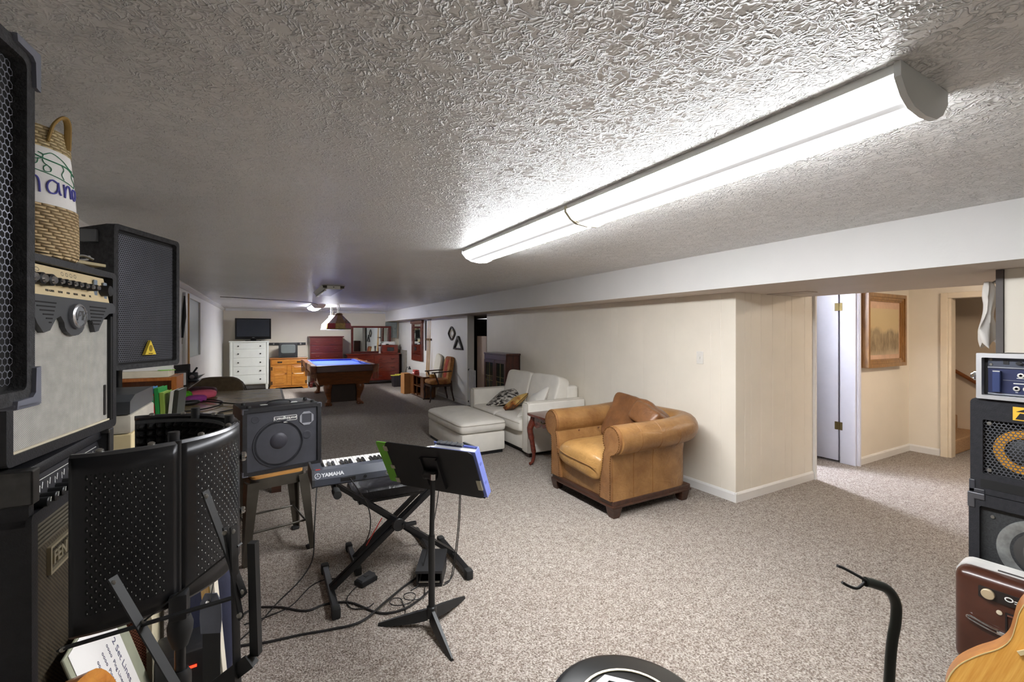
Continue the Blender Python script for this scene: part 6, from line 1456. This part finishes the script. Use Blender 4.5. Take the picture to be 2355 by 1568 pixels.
blob('patterned_bag', 'dark patterned bag behind the green toy and pink pouch', 'bag', (-.72, 6.28), (.42, .24, .11), leather('dark_patterned', (26, 22, 30), (92, 40, 52), .7), 5, seed=11)
blob('red_wrapper', 'small crumpled red and white wrapper at the table corner beside the wooden bookcase', 'wrapper', (-.82, 5.12), (.12, .18, .07), leather('red_white_print', (196, 52, 44), (232, 190, 180), .6), 0, seed=13)
loop = [(-.70+.30*math.cos(a), 5.45+.40*math.sin(a), TZ+.006+.001*a) for a in [k*.35+2.2 for k in range(17)]]
cable('table_cable', 'black cable looping around the small things on the weathered table', loop+[(-.30, 5.30, TZ+.02), (-.16, 5.24, TZ+.012), (-.22, 5.05, TZ+.008), (-.38, 4.85, TZ+.008), (-.34, 4.70, TZ+.008)], .007, None)
# wooden bookcase
HUT = wood('orange_oak', (150, 84, 34), (190, 116, 54), .35, axis=2, coat=.2)
hb_ = thing('wooden_bookcase', 'orange-brown wooden bookcase holding papers, behind the triangle-badged speaker', 'bookcase', (-.765, 3.90, 0))
for x in (-.205, .175): MB().box(x, x+.03, 0, .30, 0, 1.17).build('side_panel', HUT, hb_, smooth=False)
for z in (.10, .42, .74, .985, 1.145): MB().box(-.175, .175, .0, .29, z, z+.022).build('shelf', HUT, hb_, smooth=False)
MB().box(-.205, .205, .29, .30, 0, 1.17).build('back_panel', HUT, hb_, smooth=False)
def papers(name, label, loc, sz, mat, rz=0, cat='papers', grp=None):
    t_ = thing(name, label, cat, loc, R(rz), grp)
    MB().box(-sz[0]/2, sz[0]/2, -sz[1]/2, sz[1]/2, 0, sz[2], .0015).build('sheets', mat, t_, smooth=False); return t_
CRM = plain('cream_card', (226, 208, 164), .7, var=.05)
papers('paper_stack', 'thick cream paper stack on top of the orange-brown bookcase', (-.76, 4.04, 1.168), (.30, .24, .045), plain('ivory_paper', (234, 226, 204), .7))
papers('paper_stack.001', 'white loose paper pile on the cream stack, on top of the bookcase', (-.74, 4.06, 1.214), (.27, .21, .03), PAPER, 6)
papers('green_note', 'bright green note sheet at the right end of the bookcase top', (-.63, 3.965, 1.214), (.09, .09, .004), plain('neon_green_paper', (150, 214, 96), .6), 24)
papers('folder_stack', 'pair of cream folders on the bookcase shelf below the papers', (-.77, 4.02, 1.0075), (.32, .24, .035), CRM)
papers('dark_binder', 'dark binder standing on the left of the bookcase top', (-.915, 4.05, 1.168), (.04, .22, .10), plain('olive_binder', (70, 72, 40), .5), 0, 'binder')
# low cabinet, cream box and grey printer behind the silver-cloth amp
sc_ = thing('slatted_cabinet', 'reddish slatted cabinet under the grey printer, behind the amplifiers', 'cabinet', (-.665, 2.42, 0))
MB().box(-.265, .19, -.19, .20, .0, .985).build('carcass', wood('reddish_wood', (112, 56, 40), (146, 82, 62), .5, axis=0), sc_, smooth=False)
for k in range(9):
    MB().box(.19, .20, -.19, .20, .875+.0125*k-.09, .8825+.0125*k-.09).build('slat', wood('reddish_wood', (112, 56, 40), (146, 82, 62), .5, axis=0), sc_, smooth=False)
    MB().box(-.265, .20, -.20, -.19, .875+.0125*k-.005, .8825+.0125*k-.005).build('slat', wood('reddish_wood', (112, 56, 40), (146, 82, 62), .5, axis=0), sc_, smooth=False)
bx = thing('cream_box', 'flat cream box under the grey printer', 'box', (-.66, 2.42, .9865)); MB().box(-.26, .20, -.20, .20, 0, .10, .004).build('body', CRM, bx, smooth=False)
pr_ = thing('grey_printer', 'grey printer with a dark lid on the cream box, behind the silver-cloth amplifier', 'printer', (-.66, 2.42, 1.0875))
MB().box(-.25, .20, -.20, .20, 0, .075, .012).build('body', plain('printer_beige', (190, 184, 170), .45), pr_); MB().prism([(-.20, .076), (-.195, .125), (-.12, .145), (.20, .145), (.20, .076)], -.25, .195, 'yz').build('lid', plain('printer_lid', (66, 68, 70), .35), pr_, smooth=False)
# books on their own stand
bs_ = thing('book_stand', 'small dark cabinet holding the row of colourful books', 'cabinet', (-.52, 3.12, 0))
MB().box(-.14, .17, -.11, .15, 0, .955, .004).build('carcass', DKW, bs_, smooth=False)
bk_ = [('clear_sleeve', (206, 206, 204), .018, .16, 'clear plastic sleeve at the left end of the book row'), ('', (116, 52, 150), .022, .215, 'purple book with a red top in the row behind the shield'), ('', (76, 140, 190), .02, .225, 'blue-topped book in the row behind the shield'), ('', (222, 60, 60), .022, .19, 'red and white book with a green top in the row behind the shield'),
       ('', (46, 150, 74), .022, .225, 'dark green book in the row behind the shield'), ('', (150, 178, 78), .022, .20, 'olive green book in the row behind the shield'), ('', (222, 220, 208), .018, .205, 'white book in the row behind the shield'), ('', (52, 54, 46), .024, .21, 'black book at the right end of the row behind the shield')]
x = -.602
for i, (nm, c_, th_, hh_, lb_) in enumerate(bk_):
    th_ *= .82
    t_ = thing('book', lb_, 'book', (x+th_/2, 3.02, .9565), R(-6), 'colourful books behind the shield')
    m_ = Matrix.Rotation(R(-3 if i < 6 else 5), 4, 'Y')
    cv = MB().box(-th_/2, -th_/2+.002, 0, .15, .0005, hh_, m=m_).box(th_/2-.002, th_/2, 0, .15, .0005, hh_, m=m_).box(-th_/2, th_/2, -.002, .001, .0005, hh_, m=m_).build('cover', plain('book_cover_%d' % i, c_, .45, var=.06), t_, smooth=False)
    MB().box(-th_/2+.002, th_/2-.002, .002, .147, .004, hh_-.004, m=m_).build('pages', PAPER, t_, smooth=False)
    if i in (1, 2, 3): MB().box(-th_/2-.0005, th_/2+.0005, -.0035, -.0015, hh_*.72, hh_-.004, m=m_).build('spine_band', plain('band_%d' % i, ((190, 34, 60), (120, 180, 214), (40, 160, 110))[i-1], .45), t_, smooth=False)
    x += th_+.0035

# ================================================================ things at the bottom left, behind the folding stand
ca = thing('small_amplifier', 'small cream-trimmed amplifier with a copper woven front, low behind the shield', 'amplifier', (-.55, 1.955, 0), 0)
MB().box(-.2, .2, .02, .22, 0, .50, .012).plate(rrect(-.2, .2, 0, .50, .02, 3), rrect(-.185, .185, .015, .485, .015, 3), 0, .03).build('cabinet', plain('cream_tolex', (206, 196, 168), .6, bs=.3, bscale=200), ca)
MB().box(-.186, .186, .008, .022, .014, .486).build('grille_cloth', weave('copper_weave', (92, 46, 30), (176, 112, 84), .010, .7), ca, smooth=False)
# leaning song board with a hand-written sheet
bd_ = thing('song_board', 'grey-green board leaning on the mesh-fronted combo amplifier, holding a hand-written sheet', 'board', (-.24, 1.62, 0), 0)
lean = Matrix.Rotation(R(-16.5), 4, 'Y')
MB().box(-.008, .0, -.13, .24, .004, .70, .003, m=lean).build('board', plain('grey_green_board', (150, 152, 132), .7), bd_, smooth=False)
sh_ = thing('song_sheet', 'white hand-written song sheet on the grey-green board at the bottom left', 'paper', (-.24, 1.62, 0), 0)
MB().box(.0008, .0018, -.11, .17, .36, .695, m=lean).build('sheet', PAPER, sh_, smooth=False)
tx = MB(); xd, yd = lean @ V((0, 0, -1)), lean @ V((0, 1, 0)); o0 = lean @ V((.0024, 0, .53))
tx.text('2 Set Lines', .034, o0+V((0, .12, 0))+(lean @ V((0, 0, -.02))), xd, yd, .0002)
for k in range(5): tx.text('oooo  Ping Lines', .020, o0+V((0, .075-.038*k, 0)), xd, yd, .0002)
tx.build('handwriting', plain('pencil_ink', (92, 94, 118), .8), sh_, smooth=False)
def guitar(name, label, loc, rz, lean_deg, roll_deg, top, side, flip=False, acoustic=True, guard=None):
    """local: face to -y, z along the neck, z=0 at the sound hole"""
    t_ = thing(name, label, 'guitar', loc)
    m_ = Matrix.Rotation(rz, 4, 'Z') @ Matrix.Rotation(R(lean_deg), 4, 'X') @ Matrix.Rotation(R(roll_deg), 4, 'Y')
    t_.rotation_euler = m_.to_euler()
    hw = [(.19, .028), (.178, .075), (.15, .112), (.10, .135), (.05, .138), (0, .130), (-.05, .124), (-.10, .135), (-.16, .165), (-.23, .19), (-.30, .194), (-.36, .178), (-.41, .135), (-.435, .07), (-.44, 0)] if acoustic else \
         [(.17, .03), (.20, .09), (.17, .135), (.08, .14), (0, .125), (-.06, .13), (-.14, .16), (-.22, .165), (-.28, .13), (-.30, .05), (-.305, 0)]
    z_, w_ = [a for a, b in hw], [b for a, b in hw]
    sm_ = bez([(b, 0, a) for a, b in hw], 4); ol = [(p.x, p.z) for p in sm_]; ol = ol+[(-a, b) for a, b in reversed(ol[:-1])]
    th_ = .095 if acoustic else .042
    MB().prism(ol, 0, th_).build('body', side, t_, ang=60)
    tp = MB()
    if acoustic:
        n_ = len(ol); hole = []
        for i, (a, b) in enumerate(ol):
            ang_ = math.atan2(b+.06, a); hole.append((.050*math.cos(ang_), .050*math.sin(ang_)))
        tp.plate(ol, hole, -.004, .0).build('soundboard', top, t_, smooth=False)
        MB().prism(circ(0, 0, .052), -.0006, .0004).build('sound_hole', plain('hole_dark', (22, 16, 12), .9), t_, smooth=False)
        for r_ in (.056, .064): MB().plate(circ(0, 0, r_, 40), circ(0, 0, r_-.003, 40), -.0052, -.0035).build('rosette_ring', plain('rosette_tan', (120, 78, 30), .4), t_, smooth=False)
        MB().prism(rrect(-.075, .075, -.205, -.175, .01, 3), -.012, -.004).build('bridge', DKW, t_, smooth=False)
        MB().prism([(.015, .05), (.075, .03), (.105, -.06), (.07, -.12), (.03, -.075), (.058, -.01)], -.0055, -.004).build('pickguard', plain('dark_pickguard', (64, 50, 36), .25), t_, smooth=False)
        MB().bar((-.095, -.010, -.075), (-.062, -.010, -.018), .012, .008, (0, 1, 0)).build('tucked_pick', plain('bone', (200, 182, 140), .4), t_, smooth=False)
        MB().plate(ol, [(a*.982, b*.985-.002) for a, b in ol], -.0052, -.003).build('binding', plain('binding_cream', (214, 190, 130), .4), t_, smooth=False)
    else:
        tp.prism(ol, -.003, 0).build('top', top, t_, smooth=False)
        MB().prism(bez2([(0, .10), (.09, .06), (.10, -.05), (.05, -.16), (-.05, -.13), (-.07, -.02), (-.05, .08)]), -.0055, -.003).build('pickguard', guard, t_, smooth=False)
        for z in (-.03, -.10): MB().box(-.04, .04, -.012, -.005, z-.012, z+.012, .003).build('pickup', plain('cream_pickup', (222, 212, 180), .4), t_, smooth=False)
    nk = MB().rings([[V((a*q, y, z)) for a, y in ((-.028, -.006), (.028, -.006), (.024, .016), (-.024, .016))] for z, q in ((.15, 1), (.56, .8))]).build('neck', side, t_, smooth=False)
    MB().rings([[V((a*q, y, z)) for a, y in ((-.028, -.011), (.028, -.011), (.028, -.006), (-.028, -.006))] for z, q in ((.06 if acoustic else .1, 1), (.56, .8))]).build('fingerboard', plain('rosewood_board', (48, 32, 24), .4), t_, smooth=False)
    MB().prism([(-.026, .56), (.026, .56), (.037, .60), (.034, .73), (-.034, .73), (-.037, .60)], -.008, .008).build('headstock', side, t_, smooth=False)
    st = MB()
    for k in range(6): st.tube([(-.02+.008*k, -.014, -.185), (-.015+.006*k, -.013, .57)], .0006, 4)
    st.build('strings', STEEL, t_)
    return t_
def bez2(p): return [(q.x, q.y) for q in bez([(a, b, 0) for a, b in p]+[(p[0][0], p[0][1], 0)], 5)[:-1]]
SUN = leather('sunburst', (150, 72, 24), (206, 140, 62), .25)
guitar('electric_guitar', 'sunburst guitar body with a cream pickguard at the bottom left corner of the picture', (-.285, 1.20, .445), R(78), -17, 178, SUN, plain('amber_side', (140, 84, 36), .3), acoustic=False, guard=plain('cream_guard', (232, 222, 190), .35))
guitar('acoustic_guitar', 'natural blond acoustic guitar cut off at the lower right corner', (2.225, .345, .452), R(-76), -8, 20, wood('blond_spruce', (214, 150, 62), (236, 180, 88), .22, axis=2, scale=14, coat=.5, stretch=.05), wood('amber_side_wood', (150, 92, 40), (186, 124, 60), .3, axis=2))
# dark bag, black box with a red lamp, wooden neck with strap
gb = thing('gig_bag', 'dark navy padded gig bag standing behind the folding music stand', 'bag', (-.225, 2.13, 0), R(10))
MB().cush((0, 0, .31), (.21, .16, .615), (.5, .5), 32, 16, fn=crump(5, .05, 4)).build('body', plain('navy_nylon', (40, 44, 66), .6, bs=.3, bscale=60), gb, ang=80)
mx = thing('black_floor_box', 'black floor box with a small red light, in front of the navy bag', 'box', (-.245, 1.90, 0), R(6))
MB().box(-.085, .10, -.07, .08, 0, .40, .012).build('body', BLK, mx); MB().box(-.03, .03, -.0735, -.069, .345, .352).build('red_light', emit('red_led', (255, 40, 20), 1.2), mx, smooth=False)
gn = thing('guitar_neck', 'yellowish wooden guitar neck with a pale edge leaning behind the folding stand', 'guitar', (-.112, 1.775, 0), R(-24))
m_ = Matrix.Rotation(R(-5.5), 4, 'Y')
MB().box(-.026, .004, -.012, .012, .002, 1.0, .004, m=m_).build('neck', wood('maple_neck', (190, 138, 58), (222, 182, 98), .3, axis=2), gn, smooth=False)
MB().box(.004, .020, -.012, .012, .03, .98, .002, m=m_).build('fingerboard', plain('pale_binding', (214, 206, 190), .4), gn, smooth=False)
MB().box(-.036, .024, -.009, .009, 1.0, 1.14, .006, m=m_).build('headstock', wood('maple_neck', (190, 138, 58), (222, 182, 98), .3, axis=2), gn, smooth=False)
gs_ = thing('guitar_strap', 'dark slate leather strap end with a steel stud, hanging beside the wooden neck', 'strap', (-.158, 1.735, 0), R(-24))
MB().prism([(-.03, .50), (-.022, .50), (.022, .50), (.03, .50), (.034, .55), (.032, .60), (.018, .63), (-.018, .63), (-.032, .60), (-.034, .55)], -.004, .0).build('leather_end', plain('slate_leather', (62, 66, 80), .45), gs_, smooth=False)
MB().prism([(-.026, .004), (.026, .004), (.027, .51), (-.027, .51)], .0005, .004).build('webbing', plain('black_webbing', (20, 20, 22), .8), gs_, smooth=False)
MB().lathe([(.007, -.004), (.007, -.009), (0, -.011)], 14, (-.006, 0, .603), 'y').build('stud', CHROME, gs_)
MB().tube(bez([(-.002, -.006, .60), (.02, -.03, .66), (.05, -.06, .74), (.06, -.06, .80)], 5), .0016, 5).build('cord', BLK, gs_)
cable('floor_cable', 'thick black cable looping on the carpet at the foot of the navy bag', [(-.42, 1.92-.06, cz), (-.33, 1.74, cz), (-.22, 1.66, cz), (-.08, 1.70, cz), (.02, 1.86, cz), (.0, 1.98, cz), (-.06, 1.93, cz), (.06, 1.80, cz), (.10, 1.66, cz)], .006)
